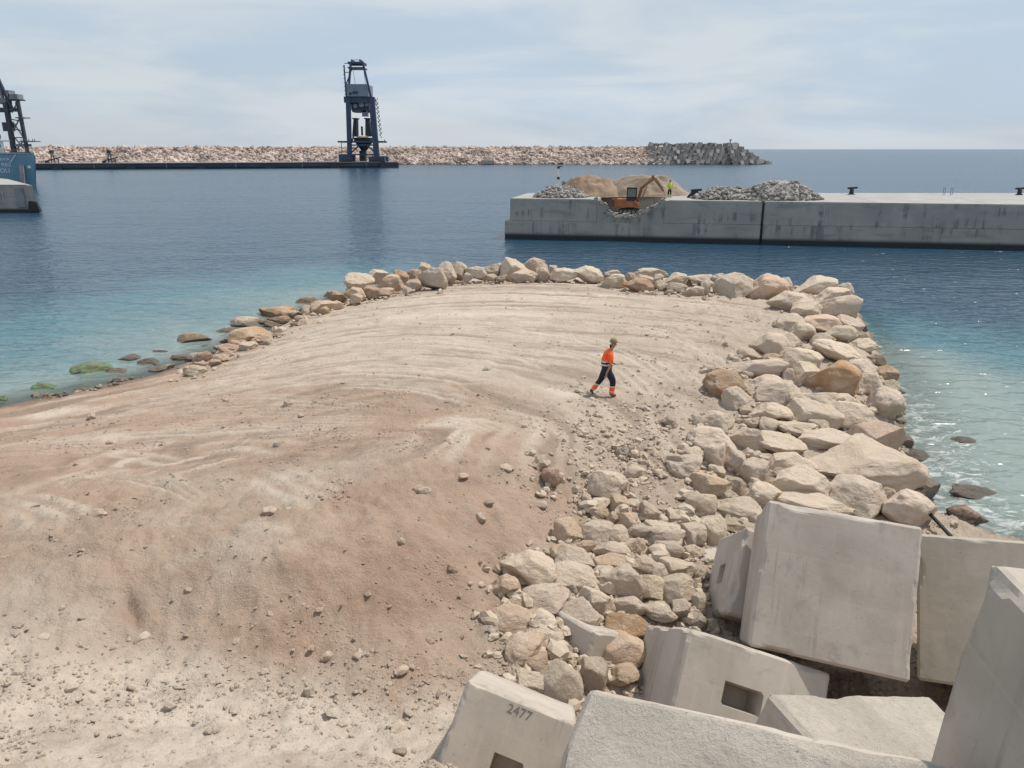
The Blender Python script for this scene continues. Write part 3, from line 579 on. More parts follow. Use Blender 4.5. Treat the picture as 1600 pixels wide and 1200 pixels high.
# uncountable clods, gravel and rubble
def chunk_cloud(name, pts, size, mat, seed, flat=.7, sub=1, attrs=None):
    rs = np.random.default_rng(seed); bm = bmesh.new(); bmesh.ops.create_icosphere(bm, subdivisions=sub, radius=1)
    B = np.array([v.co[:] for v in bm.verts]); Fb = np.array([[v.index for v in f.verts] for f in bm.faces]); bm.free()
    n = len(pts); nv = len(B)
    S = size[:, None] * rs.uniform(.6, 1.25, (n, 3)); S[:, 2] *= flat
    a = rs.uniform(0, 2*np.pi, n); jit = 1 + rs.uniform(-.32, .25, (n, nv, 1))
    L = B[None] * jit * S[:, None]; ca, sa = np.cos(a)[:, None], np.sin(a)[:, None]
    tl = rs.normal(0, .35, n)[:, None]; y0 = L[..., 1] * np.cos(tl) - L[..., 2] * np.sin(tl); z0 = L[..., 1] * np.sin(tl) + L[..., 2] * np.cos(tl)
    W = np.stack([L[..., 0]*ca - y0*sa, L[..., 0]*sa + y0*ca, z0], -1) + pts[:, None]
    Fc = (Fb[None] + (np.arange(n) * nv)[:, None, None]).reshape(-1, 3)
    me = npmesh(name, W.reshape(-1, 3), Fc, mat, False)
    for k, v in (attrs or {}).items(): attr(me, k, np.repeat(v, nv))
    return me
def ground_z(x, y):                      # sampled from the finished sheet
    j = np.interp(y, ys, np.arange(ny)); i0 = np.clip(np.round(j).astype(int), 0, ny-1)
    t = x / (ys[i0] * .68 + 12); k = np.clip(np.round(np.interp(t, tx, np.arange(nx))).astype(int), 0, nx-1)
    return H[i0, k], SD[i0, k], ST[i0, k]
N = 170000
q = rng.uniform(0, 1, N); gy_ = 6.5 + 42 * q**1.8; gx_ = rng.uniform(-1, .75, N) * (gy_ * .62 + 4)
gz_, gs_, gt_ = ground_z(gx_, gy_)
den = .07 + 1.3 * sstep(.12, .5, fbm(gx_ * .8, gy_ * .8, 4, 91)) + .9 * sstep(2.2, 4.2, gx_ - (gy_-20)*.25) * sstep(30, 18, gy_) + .7 * np.exp(-((gy_ - 10.2 - .12*gx_) / .9)**2)
den *= np.where((gy_ > 24) & (gx_ < 4), .35, .85)
keep = (rng.uniform(0, 2.1, N) < den) & (gs_ > .25) & (gz_ > .12)
gx_, gy_, gz_, gt_ = gx_[keep], gy_[keep], gz_[keep], gt_[keep]
sz = np.clip(rng.lognormal(-4.0, .5, len(gx_)), .009, .10) * (.8 + gy_ * .02) * np.where(gy_ < 15, 1.25, 1.)
me = chunk_cloud('gravel', np.stack([gx_, gy_, gz_ + sz * .12], -1), sz, M['soil'], 5, .55, attrs={'furrow': rng.uniform(0, .25, len(gx_)), 'soil': np.clip(gt_ + rng.normal(0, .25, len(gx_)), 0, 1), 'track': rng.uniform(.1, .55, len(gx_)), 'wet': 0 * gt_, 'pale': sstep(10.8, 9.2, gy_) * .6})
tag(link(bpy.data.objects.new('gravel', me)), 'scattered clods and pebbles over the graded earth', 'gravel', kind='stuff')
# small broken stone packed between the boulders
TK = np.array(TAKEN); n = 4800
k = rng.integers(0, len(TK), n); rx = TK[k, 0] + rng.normal(0, .55, n) * TK[k, 2]; ry = TK[k, 1] + rng.normal(0, .55, n) * TK[k, 3]
ex_ = np.arange(900); ex_p = np.array([at(a, b, 1.4)[:2] for a, b in zip(rng.normal(985, 62, 900), rng.normal(715, 48, 900))]); rx[ex_] = ex_p[:, 0]; ry[ex_] = ex_p[:, 1]; small = np.ones(n); small[ex_] = rng.uniform(.25, .7, 900)
rz, rs_, rt_ = ground_z(rx, ry); kp = (rs_ > -1.0) & ((rx > -9) | (rng.uniform(0, 1, n) < .4)); rx, ry, rz, small = rx[kp], ry[kp], rz[kp], small[kp]
sz = np.clip(rng.lognormal(-2.55, .5, len(rx)), .035, .24) * small
rub = rock_mesh(555, 2, 5, .1)
me = chunk_cloud('small_riprap', np.stack([rx, ry, rz + sz * .3], -1), sz, M['rock'], 8, .75, 2)
me.materials[0] = M['pebble']; o = link(bpy.data.objects.new('small_riprap', me)); o.color = (.43, .345, .26, 1); tag(o, 'small broken stone packed between the boulders', 'rubble', kind='stuff')

# ------------------------------------------------------------------ concrete armour blocks
def block_mesh(name, half, mats, socket=None, seed=0, n=52, cham=.042, chip=.034, rough_faces=()):
    """dense cube with chamfered worn edges; socket = (axis, sign, u, v, hu, hv) recess; a rough cast face takes material 1"""
    rs = np.random.default_rng(seed); g = np.linspace(-1, 1, n + 1); Vd = {}; V = []; Fc = []; MI = []
    def vid(p):
        k = tuple(np.round(p, 5)); 
        if k not in Vd: Vd[k] = len(V); V.append(p)
        return Vd[k]
    for ax in range(3):
        for sg in (-1, 1):
            ids = np.zeros((n+1, n+1), int)
            for i in range(n+1):
                for j in range(n+1):
                    p = [0, 0, 0]; p[ax] = sg; p[(ax+1) % 3] = g[i]; p[(ax+2) % 3] = g[j]; ids[i, j] = vid(p)
            for i in range(n):
                for j in range(n):
                    f = (ids[i, j], ids[i+1, j], ids[i+1, j+1], ids[i, j+1]); Fc.append(f if sg > 0 else f[::-1]); MI.append(1 if (ax, sg) in rough_faces else 0)
    V = np.array(V, float); V0 = V.copy(); c = cham / half
    off = rs.uniform(0, 50, 3)
    nz_ = np.array([mnoise.noise(Vector(p * 4 + off)) * .6 + mnoise.noise(Vector(p * 11 + off)) * .6 for p in V])
    chipn = np.array([max(0, mnoise.noise(Vector(p * 2.3 + off + 9)) - .12) for p in V])
    for a in range(3):
        b = (a + 1) % 3
        for sa in (-1, 1):
            for sb in (-1, 1):
                nn = np.zeros(3); nn[a] = sa; nn[b] = sb; nn /= math.sqrt(2)
                d = math.sqrt(2) * (1 - c / 2) - chip / half * nz_ * .35 - chipn * chip / half * 3.2
                s = V @ nn - d; V -= np.clip(s, 0, None)[:, None] * nn
    V *= half
    for ax, sg, u, v, hu, hv in (socket or []):
        U = V0[:, (ax+1) % 3]; W = V0[:, (ax+2) % 3]
        ins = (np.abs(V0[:, ax] - sg) < 1e-6) & (np.abs(U - u) < hu) & (np.abs(W - v) < hv); V[ins, ax] -= sg * .42 * half
    me = npmesh(name, V, np.array(Fc), mats[0], False)
    for m in mats[1:]: me.materials.append(m)
    me.polygons.foreach_set('material_index', MI)
    return me
def rotm(r):
    r = Vector(r); a = r.length; return Matrix.Rotation(a, 3, r.normalized())
def place_block(name, me, rot, loc, label, rel=None):
    o = link(bpy.data.objects.new(name, me)); o.matrix_world = Matrix.Translation(loc) @ rotm(rot).to_4x4()
    tag(o, label, 'concrete block', 'cast concrete armour blocks'); return o
PL = block_mesh('concrete_block', 1.15, [M['conc']], seed=1)
PL2 = block_mesh('concrete_block', 1.15, [M['conc2']], seed=2)
SK = block_mesh('concrete_block', 1.15, [M['conc']], socket=[(1, -1, .35, -.10, .15, .25)], seed=3)
RT = block_mesh('concrete_block', 1.15, [M['conc'], M['conc_top']], seed=4, n=60, cham=.07, chip=.03, rough_faces=((2, 1),))
RF = block_mesh('concrete_block', 1.15, [M['conc'], M['conc_top']], seed=6, rough_faces=((2, 1),))
SM = block_mesh('concrete_block', .75, [M['conc']], socket=[(1, -1, -.22, .12, .26, .25)], seed=5, cham=.05)
SM2 = block_mesh('concrete_block', .84, [M['conc']], socket=[(0, -1, .1, .0, .2, .22)], seed=7, cham=.05)
place_block('concrete_block', PL, (-.56, .148, -.268), (5.233, 11.341, 2.125), 'tall smooth grey concrete block tilted back, its whole stained face turned outward')
place_block('concrete_block', PL2, (-.588, -.013, -.526), (8.094, 11.107, 1.733), 'smooth warm beige concrete block abutting the tall tilted grey block, near the water')
place_block('concrete_block', SK, (-.595, .331, .024), (3.309, 10.304, .382), 'tilted grey concrete block with a square socket and a chipped upper edge')
place_block('concrete_block', RF, (.031, .325, .369), (3.432, 5.304, 2.834), 'low concrete block lying flat with a pale scaly top, partly shadowed')
place_block('concrete_block', PL, (-.02, .08, -.136), (3.52, 2.50, 5.80), 'upright concrete block with a broad shaded side rising above the flat pale block')
place_block('concrete_block', RT, (.35, -.294, -.506), (1.386, 3.108, 4.50), 'concrete block with a broad coarse pitted cast face turned upward')
cb_ = place_block('concrete_block', SM, (-.551, .326, -.163), (-.083, 8.477, 1.456), 'grey concrete block stencilled 2477 at the edge of the dirt')
P, _ = on_ground(1140, 905, .6)
place_block('concrete_block', SM2, (-.629, .326, -.039), (4.95, 13.3, .95), 'shadowed concrete block leaning behind the tall tilted block beside the boulders')
place_block('concrete_block', PL, (.1, .1, .3), (5.2, 8.3, -.35), 'concrete block deep in the gap beneath the tall tilted block')
place_block('concrete_block', PL, (.2, -.1, .9), (7.0, 8.0, .1), 'concrete block low in the gap beneath the warm beige block')
P, _ = on_ground(918, 1012, 0)
place_block('concrete_block', SM, (-.3, .35, .5), (P[0] + .12, P[1] + .45, P[2] - .62), 'buried concrete block showing one corner among the heaped boulders')
P, _ = on_ground(1110, 885, 0)
place_block('concrete_block', SM, (-.1, .05, .15), (P[0] - .05, P[1] + .75, P[2] - .66), 'half buried concrete block with a level edge behind the shadowed leaning block')
def text_mesh(name, body, size, mat, parent, mw, ext=.002, align='CENTER'):
    cu = bpy.data.curves.new(name, 'FONT'); cu.body = body; cu.size = size; cu.extrude = ext; cu.align_x = align; cu.align_y = 'CENTER'
    tmp = bpy.data.objects.new(name + '_tmp', cu); COL.objects.link(tmp)
    dg = bpy.context.evaluated_depsgraph_get(); me = bpy.data.meshes.new_from_object(tmp.evaluated_get(dg)); bpy.data.objects.remove(tmp)
    me.materials.clear(); me.materials.append(mat); o = bpy.data.objects.new(name, me); link(o, parent); o.matrix_local = mw; return o
text_mesh('stencilled_number', '2477', .165, M['paint'], cb_, Matrix.Translation((.02, -.752, .60)) @ Matrix.Rotation(R(90), 4, 'X'))

# ------------------------------------------------------------------ people
def skin_mesh(name, nodes, edges, mat, parent, sub=2, mats=None, matfn=None):
    me = bpy.data.meshes.new(name); me.from_pydata([n[:3] for n in nodes], edges, []); o = bpy.data.objects.new(name, me); COL.objects.link(o)
    o.modifiers.new('s', 'SKIN'); sl = me.skin_vertices[0].data if me.skin_vertices else None
    if sl is None:
        me.skin_vertices  # pragma: no cover
    for i, n in enumerate(nodes):
        r = n[3] if isinstance(n[3], tuple) else (n[3], n[3]); me.skin_vertices[0].data[i].radius = r
    me.skin_vertices[0].data[0].use_root = True
    ss = o.modifiers.new('u', 'SUBSURF'); ss.levels = sub; ss.render_levels = sub
    dg = bpy.context.evaluated_depsgraph_get(); m2 = bpy.data.meshes.new_from_object(o.evaluated_get(dg)); bpy.data.objects.remove(o)
    m2.materials.clear()
    for m in (mats or [mat]): m2.materials.append(m)
    if matfn:
        for p in m2.polygons: p.material_index = matfn(p.center)
    for p in m2.polygons: p.use_smooth = True
    return link(bpy.data.objects.new(name, m2), parent)
def limb(pts, base=0): return [(base + i, base + i + 1) for i in range(len(pts) - 1)]
def head_parts(root, hx, hz, face, capmat, cap=True, y=0):
    """face: +1 looks along local +X"""
    if cap:
        mb = MB(); mb.lathe([(.112, 0), (.118, .03), (.112, .075), (.085, .115), (.04, .135), (.005, .139)], (hx - .005, y, hz + .035), 18); mb.prism([(hx+.085, y-.08, hz+.045), (hx+.17, y-.06, hz+.03), (hx+.19, y, hz+.028), (hx+.17, y+.06, hz+.03), (hx+.085, y+.08, hz+.045)], (0, 0, .012)); mb.build('cap', capmat, root, smooth=True)
# --- worker walking across the fill
wp, _ = on_ground(948, 617)
wk = empty('person', (wp[0], wp[1], float(ground_z(np.array([wp[0]]), np.array([wp[1]]))[0][0]) - .01), R(4))
tag(wk, 'worker in orange high visibility shirt and cap walking across the graded earth', 'person')
body = [(-.02,0,.92,.10), (-.03,0,1.08,.105), (-.005,0,1.28,.12), (.03,0,1.44,.10), (.085,0,1.54,.052), (.125,0,1.60,.06), (.16,0,1.69,(.088,.098)), (.165,0,1.76,.075),
        (.02,-.18,1.44,.062), (.06,-.23,1.22,.05), (.04,-.245,1.10,.044), (-.02,-.235,.94,.038), (-.075,-.225,.80,.032), (-.10,-.22,.73,(.022,.042)),
        (.05,.18,1.44,.062), (.11,.22,1.22,.05), (.14,.225,1.10,.044), (.20,.19,1.03,.038), (.25,.14,1.02,.032), (.29,.11,1.02,(.022,.04)),
        (-.03,-.09,.88,.095), (.10,-.10,.66,.085), (.165,-.10,.52,.066), (.155,-.10,.34,.058), (.12,-.10,.12,.045), (.15,-.10,.05,.042), (.24,-.10,.035,.035),
        (-.04,.09,.88,.095), (-.12,.10,.68,.085), (-.185,.10,.52,.066), (-.31,.10,.36,.058), (-.44,.10,.20,.045), (-.475,.10,.13,.042), (-.43,.10,.045,.034)]
be = [(0,1),(1,2),(2,3),(3,4),(4,5),(5,6),(6,7),(3,8),(8,9),(9,10),(10,11),(11,12),(12,13),(3,14),(14,15),(15,16),(16,17),(17,18),(18,19),(0,20),(20,21),(21,22),(22,23),(23,24),(24,25),(25,26),(0,27),(27,28),(28,29),(29,30),(30,31),(31,32),(32,33)]
skin_mesh('body', body, be, M['skin'], wk)
sh = [(-.025,0,.88,(.165,.20)), (-.03,0,1.10,(.17,.205)), (-.01,0,1.28,(.17,.215)), (.02,0,1.44,(.125,.15)), (.07,0,1.51,.075), (.02,-.18,1.44,.085), (.06,-.23,1.22,.078), (.05,-.245,1.10,.07), (.05,.18,1.44,.085), (.11,.22,1.22,.078), (.14,.225,1.10,.07)]
def shirt_m(c):
    if abs(c.y) > .155 and c.z > 1.05 or c.z > 1.17: return 0
    if c.z > 1.135: return 1
    if c.z > 1.08: return 2
    if c.z > 1.03: return 1
    return 2
skin_mesh('shirt', sh, [(0,1),(1,2),(2,3),(3,4),(3,5),(5,6),(6,7),(3,8),(8,9),(9,10)], None, wk, 3, [M['hivis'], M['reflect'], M['navy']], shirt_m)
tr_ = [(-.025,0,1.08,(.15,.18)), (-.03,0,.90,(.165,.185)), (-.03,-.095,.84,.135), (.10,-.10,.66,.125), (.165,-.10,.52,.108), (.155,-.10,.34,.095), (.125,-.10,.06,.09), (-.04,.095,.84,.135), (-.12,.10,.68,.125), (-.185,.10,.52,.092), (-.31,.10,.36,.082), (-.46,.10,.17,.085)]
def trouser_m(c):
    d = c.z if c.x > 0 else (c.z - .02) * .9 + (c.x + .46) * .28
    if d > .375: return 0
    if d > .335: return 1
    if d > .20: return 2
    if d > .165: return 1
    return 2
skin_mesh('trousers', tr_, [(0,1),(1,2),(2,3),(3,4),(4,5),(5,6),(1,7),(7,8),(8,9),(9,10),(10,11)], None, wk, 3, [M['navy'], M['reflect'], M['hivis']], trouser_m)
skin_mesh('boot', [(.12,-.10,.14,.07), (.115,-.10,.06,.068), (.21,-.10,.05,.06), (.29,-.10,.04,.048)], limb([0]*4), M['boot'], wk)
skin_mesh('boot', [(-.44,.10,.215,.07), (-.50,.10,.13,.068), (-.46,.10,.07,.06), (-.42,.10,.035,.045)], limb([0]*4), M['boot'], wk)
skin_mesh('nose', [(.245,0,1.69,.018), (.268,0,1.675,.014)], [(0,1)], M['skin'], wk, 1)
skin_mesh('hair', [(.07,0,1.70,.045), (.08,0,1.63,.05), (.10,0,1.57,.05)], limb([0]*3), M['hair'], wk)
for s in (-1, 1):
    skin_mesh('ear', [(.155,s*.098,1.70,.018), (.15,s*.104,1.67,.013)], [(0,1)], M['skin'], wk, 1)
    MB().lathe([(.003,-.01),(.012,-.006),(.012,.006),(.003,.01)], (.243, s*.035, 1.71), 8).build('eye', M['dark'], wk)
MB().box((.238,-.025,1.628), (.25,.025,1.636)).build('mouth', M['brown_mach'], wk)
head_parts(wk, .155, 1.72, 1, M['cap'])
for hx, hy, hz, dx in ((-.10, -.22, .73, -.35), (.29, .11, 1.02, .9)):
    for k in range(4):
        f = (k - 1.5) * .019; ln = (.062, .075, .07, .055)[k]
        dv = Vector((dx, -.15, -1 if dx < 0 else -.35)).normalized(); p0 = Vector((hx + (f if dx < 0 else 0), hy + (0 if dx < 0 else f), hz)); p1 = p0 + dv * ln * .6; p2 = p1 + (dv + Vector((.5, .2, -.1)) * .7).normalized() * ln * .5
        skin_mesh('finger', [(*p0, .010), (*p1, .0095), (*p2, .008)], limb([0]*3), M['skin'], wk, 1)
    t0 = Vector((hx + .03, hy, hz + .03)); skin_mesh('thumb', [(*t0, .011), (*(t0 + Vector((.025, .01, -.03))), .0105), (*(t0 + Vector((.03, .015, -.06))), .009)], limb([0]*3), M['skin'], wk, 1)

# ------------------------------------------------------------------ quay with the broken notch
QA = np.array([-.2, 84.2]); QD = np.array([49.2, -9.9]); QD = QD / np.linalg.norm(QD); QN = np.array([-QD[1], QD[0]])     # along the front, and inland
ZT, ZC = 4.15, 1.85
def Q(s, d, z): p = QA + QD * s + QN * d; return (p[0], p[1], z)
def back(s):                                     # inland depth of the deck at s
    return 10.6 + s * .20
def quay_cap(parent, s0, s1, name='cap', z0=ZC + .004, z1=ZT, mat=None, d0=0.0):
    return MB().prism([Q(s0, d0, z0), Q(s1, d0, z0), Q(s1, back(s1), z0), Q(s0, back(s0), z0)], (0, 0, z1 - z0)).build(name, mat or M['quay'], parent, bevel=.05)
S1 = 26.0; NA, NB = 9.3, 16.2
quay = empty('concrete_quay', Q(0, 0, 0)); quay.location = (0, 0, 0)
tag(quay, 'concrete caisson quay with a broken notch, carrying excavator, spoil heaps and rubble', 'quay')
MB().prism([Q(-.55, -.25, -5.5), Q(S1 - .12, -.25, -5.5), Q(S1 - .12, back(S1), -5.5), Q(-.55, back(0), -5.5)], (0, 0, 5.5 + ZC)).build('caisson', M['quay'], quay, bevel=.05)
MB().prism([Q(S1 + .12, -.25, -5.5), Q(78, -.25, -5.5), Q(78, back(78), -5.5), Q(S1 + .12, back(S1), -5.5)], (0, 0, 5.5 + ZC)).build('caisson', M['quay'], quay, bevel=.05)
quay_cap(quay, 0, NA); quay_cap(quay, NB, S1 - .12); quay_cap(quay, S1 + .12, 78)
quay_cap(quay, NA + .002, NB - .002, d0=6.4)
# deck slabs
for s0, s1 in [(0.05, NA - .6), (NB + .5, S1 - .2)] + [(S1 + .2 + i * 10.4, S1 + .2 + (i + 1) * 10.4 - .05) for i in range(5)]:
    MB().prism([Q(s0, .06, ZT - .05), Q(s1, .06, ZT - .05), Q(s1, back(s1) - .1, ZT - .05), Q(s0, back(s0) - .1, ZT - .05)], (0, 0, .09)).build('deck_slab', M['deck'], quay, bevel=.02)
# ragged broken wall under the notch
pr = [(NA, ZT), (NA + .5, ZT - .45), (NA + .9, ZT - .8), (NA + 1.2, ZT - 1.35), (NA + 1.8, ZT - 1.6), (NA + 2.6, ZT - 1.75), (NA + 3.3, ZT - 1.6), (NA + 4.1, ZT - 1.7), (NA + 4.8, ZT - 1.3), (NA + 5.6, ZT - .95), (NA + 6.2, ZT - .5), (NB, ZT - .1)]
jag = []
for (a, b), (c, d) in zip(pr[:-1], pr[1:]):
    for k in range(4): f = k / 4; jag.append((a + (c-a)*f, b + (d-b)*f + random.uniform(-.13, .13) * (k > 0)))
jag.append(pr[-1])
MB().prism([Q(s, .02, z) for s, z in [(NA + .003, ZC + .006)] + jag + [(NB - .003, ZC + .006)]], (QN[0] * .8, QN[1] * .8, 0)).build('broken_wall', M['quay'], quay)
mb = MB()
for s, z in jag:
    for k in range(2):
        p = Vector(Q(s + random.uniform(-.15, .15), random.uniform(-.06, .5), z + random.uniform(-.18, .1))); r = random.uniform(.10, .26)
        mb.prism([p + Vector((math.cos(a + random.uniform(-.3, .3)) * r, random.uniform(-.1, .1), math.sin(a) * r)) for a in np.linspace(0, 5.2, 5)], (random.uniform(-.1, .1), r, random.uniform(-.1, .1)))
mb.build('broken_edge', M['rubble'], quay)['kind'] = 'stuff'
for i in range(26):
    s = NA + 1.0 + i * .19 + random.uniform(-.1, .1); z = np.interp(s, [a for a, b in jag], [b for a, b in jag])
    p = Vector(Q(s, -.02, z - .1)); mb = MB(); d = Vector((random.uniform(-.5, .5), -.25, random.uniform(-.9, .5)))
    for k in range(4):
        q_ = p + d * random.uniform(.16, .3); mb.tube(p, q_, .022, n=5); p = q_; d = d + Vector((random.uniform(-.5, .5), 0, random.uniform(-.6, .1)))
    mb.build('rebar', M['steel'], quay)
# vertical dark stains of the caisson wall, added as thin dark strips
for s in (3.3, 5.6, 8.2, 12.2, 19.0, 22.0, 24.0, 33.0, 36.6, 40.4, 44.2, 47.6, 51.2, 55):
    MB().box((-.13, -.03, 0), (.13, .03, random.uniform(1.2, 2.4))).build('dark_stain', M['dark'], quay)
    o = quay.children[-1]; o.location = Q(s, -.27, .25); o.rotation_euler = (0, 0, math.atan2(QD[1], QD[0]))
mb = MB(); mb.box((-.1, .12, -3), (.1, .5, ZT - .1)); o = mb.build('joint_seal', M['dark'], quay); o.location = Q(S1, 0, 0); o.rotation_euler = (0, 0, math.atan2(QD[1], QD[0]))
# excavated earth in the notch
def mound(name, cx, cy, rx, ry, hh, z0, mat, label, cat='earth mound', seed=0, power=1.2, group=None, rot=0):
    n = 60; g = np.linspace(-1, 1, n); A, B = np.meshgrid(g, g); r = np.sqrt(A**2 + B**2)
    prof = np.clip(1 - r, 0, 1)**power; prof = prof / (prof + .12) * 1.12
    h = hh * np.minimum(prof, np.clip(1 - r, 0, 1) * 1.75) * (1 + .22 * fbm(A * 2.2 + seed, B * 2.2, 4, seed)) + .10 * hh * fbm(A * 6, B * 6, 3, seed + 5) * (r < .92)
    ca, sa = math.cos(rot), math.sin(rot); X_ = A * rx; Y_ = B * ry
    idx = np.arange(n*n).reshape(n, n); Fc = np.stack([idx[:-1, :-1], idx[:-1, 1:], idx[1:, 1:], idx[1:, :-1]], -1).reshape(-1, 4)
    Fc = Fc[(r.ravel()[Fc] < 1.05).all(1)]
    me = npmesh(name, np.stack([X_*ca - Y_*sa, X_*sa + Y_*ca, np.where(r < .98, h, -.05)], -1).reshape(-1, 3), Fc, mat, True)
    o = link(bpy.data.objects.new(name, me)); o.location = (cx, cy, z0); tag(o, label, cat, group); return o
def qd(px, d):                                    # s along the quay for a source column at deck depth d
    best = min(np.arange(-2, 70, .05), key=lambda s: abs(800 + FPX * Q(s, d, ZT)[0] / ((Q(s, d, ZT)[1]) * math.cos(PITCH) + (9.2 - ZT) * math.sin(PITCH)) - px)); return best
p = Q((NA + NB) / 2, 3.2, 0)
MB().prism([Q(NA + .01, .83, ZC + .3), Q(NB - .01, .83, ZC + .3), Q(NB - .01, 6.38, ZC + .3), Q(NA + .01, 6.38, ZC + .3)], (0, 0, .35)).build('excavated_floor', M['sandg'], quay)
for px, d, rx, ry, hh, mk, lab in ((922, 7.6, 4.3, 3.2, 2.15, 'sandm', 'tall ochre sand heap behind the rubble at the end of the quay'), (953, 9.0, 2.9, 2.4, 1.55, 'sandg', 'low tan sand heap between two taller heaps on the quay'), (1004, 9.0, 5.6, 3.0, 2.25, 'sandg', 'broad tan sand heap right behind the excavator on the quay')):
    c = Q(qd(px, d), d, ZT); mound('sand_heap', c[0], c[1], rx, ry, hh, ZT + .03, M[mk], lab, 'sand heap', seed=int(px))
# rubble heaps
def rubble_heap(px, d, rx, ry, hh, n, label, seed):
    c = Q(qd(px, d), d, ZT + .03); root = empty('rubble_heap', c); tag(root, label, 'rubble heap', 'rubble heaps on the quay'); rs = np.random.default_rng(seed)
    co = mound('heap_core', 0, 0, rx * .95, ry * .95, hh * .85, 0, M['rubble'], None, None, seed=seed); co.parent = root
    a = rs.uniform(0, 2*np.pi, n); r = np.sqrt(rs.uniform(0, 1, n)); x = np.cos(a) * r * rx; y = np.sin(a) * r * ry
    z = hh * .82 * np.minimum(1, (1 - r) * 1.6) + rs.uniform(-.05, .18, n)
    me = chunk_cloud('concrete_chunks', np.stack([x, y, np.maximum(z, .06)], -1), rs.uniform(.10, .30, n), M['rubble'], seed, .7); o = link(bpy.data.objects.new('concrete_chunks', me), root); o['kind'] = 'stuff'
rubble_heap(876, 3.0, 3.0, 2.0, 1.15, 420, 'grey rubble heap below the white light mast at the quay end', 31)
rubble_heap(1133, 3.4, 3.6, 2.2, 1.25, 480, 'lower grey rubble heap next to the dark bollard on the quay', 32)
rubble_heap(1216, 3.6, 4.6, 2.6, 2.0, 700, 'tallest grey rubble heap, farthest from the excavator on the quay', 33)
# excavator in the notch
ex = empty('excavator', (0, 0, 0)); s_ex = (NA + NB) / 2 - .2; c = Q(s_ex, 3.0, ZC + .65); ex.location = c; ex.rotation_euler = (0, 0, math.atan2(QD[1], QD[0])); ex.scale = (.86, .86, .94)
tag(ex, 'small orange excavator with raised boom digging in the quay notch', 'excavator')
for y in (-.75, .75):
    t_ = empty('track'); t_.parent = ex
    MB().prism([(-1.35, y-.2, .18), (-1.15, y-.2, 0), (1.15, y-.2, 0), (1.35, y-.2, .18), (1.3, y-.2, .5), (1.1, y-.2, .62), (-1.1, y-.2, .62), (-1.3, y-.2, .5)], (0, .4, 0)).build('track_belt', M['dark'], t_, bevel=.03)
    for x in (-1.05, -.5, 0, .5, 1.05): MB().tube((x, y-.23, .3), (x, y+.23, .3), .2, n=12).build('roller', M['steel'], t_)
MB().tube((0, 0, .55), (0, 0, .82), .55, n=16).build('turntable', M['dark'], ex)
MB().prism([(-1.9, -.95, .8), (1.1, -.95, .8), (1.1, -.95, 1.2), (.2, -.95, 1.65), (-1.6, -.95, 1.75), (-1.95, -.95, 1.5)], (0, 1.9, 0)).build('engine_housing', M['orange_mach'], ex, bevel=.05)
MB().prism([(-2.3, -1.0, .95), (-1.92, -1.0, .85), (-1.92, -1.0, 1.75), (-2.3, -1.0, 1.6)], (0, 2.0, 0)).build('counterweight', M['brown_mach'], ex, bevel=.06)
cab = MB(); 
for x in (-.35, .75):
    for y in (-.93, -.05): cab.box((x-.05, y-.05, 1.6), (x+.05, y+.05, 2.9))
cab.box((-.42, -1.0, 2.88), (.82, .02, 3.0)); cab.box((-.42, -1.0, 1.55), (.82, .02, 1.95)); cabo = cab.build('cab', M['dark'], ex)
for a, b in (((-.28, -.95, 1.97), (.68, -.92, 2.86)), ((.74, -.86, 1.97), (.77, -.12, 2.86)), ((-.38, -.86, 1.97), (-.35, -.12, 2.86)), ((-.28, -.07, 1.97), (.68, -.04, 2.86))): MB().box(a, b).build('window', M['glass'], cabo)
MB().bar((.9, .25, 1.35), (1.35, .25, 3.0), .34, .3).bar((1.33, .25, 2.9), (2.75, .25, 3.95), .36, .3, .26).build('boom', M['orange_mach'], ex, bevel=.03)
MB().bar((2.55, .25, 4.25), (4.15, .25, 2.45), .30, .24, .2).build('stick', M['orange_mach'], ex, bevel=.03)
MB().tube((1.3, .25, 1.5), (2.0, .25, 3.1), .06, n=8).tube((2.1, .25, 3.75), (2.75, .25, 4.3), .05, n=8).tube((3.0, .25, 4.05), (4.0, .25, 2.9), .05, n=8).build('hydraulic_ram', M['steel'], ex)
MB().bar((4.12, .25, 2.55), (4.35, .25, 1.9), .32, .36).tube((4.33, .25, 1.95), (4.5, .25, 1.15), .09, .05, 8).build('hydraulic_hammer', M['straw'], ex)
# worker on the quay
c = Q(qd(1046, 4.6), 4.6, ZT + .04); wq = empty('person', c, R(-80)); tag(wq, 'worker in lime yellow jacket and dark trousers standing on the quay', 'person')
bd = [(0,0,.92,.11), (0,0,1.1,.11), (0,0,1.3,.13), (0,0,1.46,.09), (0,0,1.56,.055), (.01,0,1.68,.095), (0,-.2,1.44,.06), (.02,-.36,1.24,.05), (.13,-.26,1.12,.04), (.2,-.12,1.14,.034), (0,.2,1.44,.06), (.02,.36,1.24,.05), (.13,.26,1.12,.04), (.2,.12,1.14,.034), (0,-.1,.86,.1), (0,-.13,.5,.07), (0,-.15,.09,.05), (.13,-.16,.04,.04), (0,.1,.86,.1), (0,.13,.5,.07), (0,.15,.09,.05), (.13,.16,.04,.04)]
skin_mesh('body', bd, [(0,1),(1,2),(2,3),(3,4),(4,5),(3,6),(6,7),(7,8),(8,9),(3,10),(10,11),(11,12),(12,13),(0,14),(14,15),(15,16),(16,17),(0,18),(18,19),(19,20),(20,21)], M['skin'], wq)
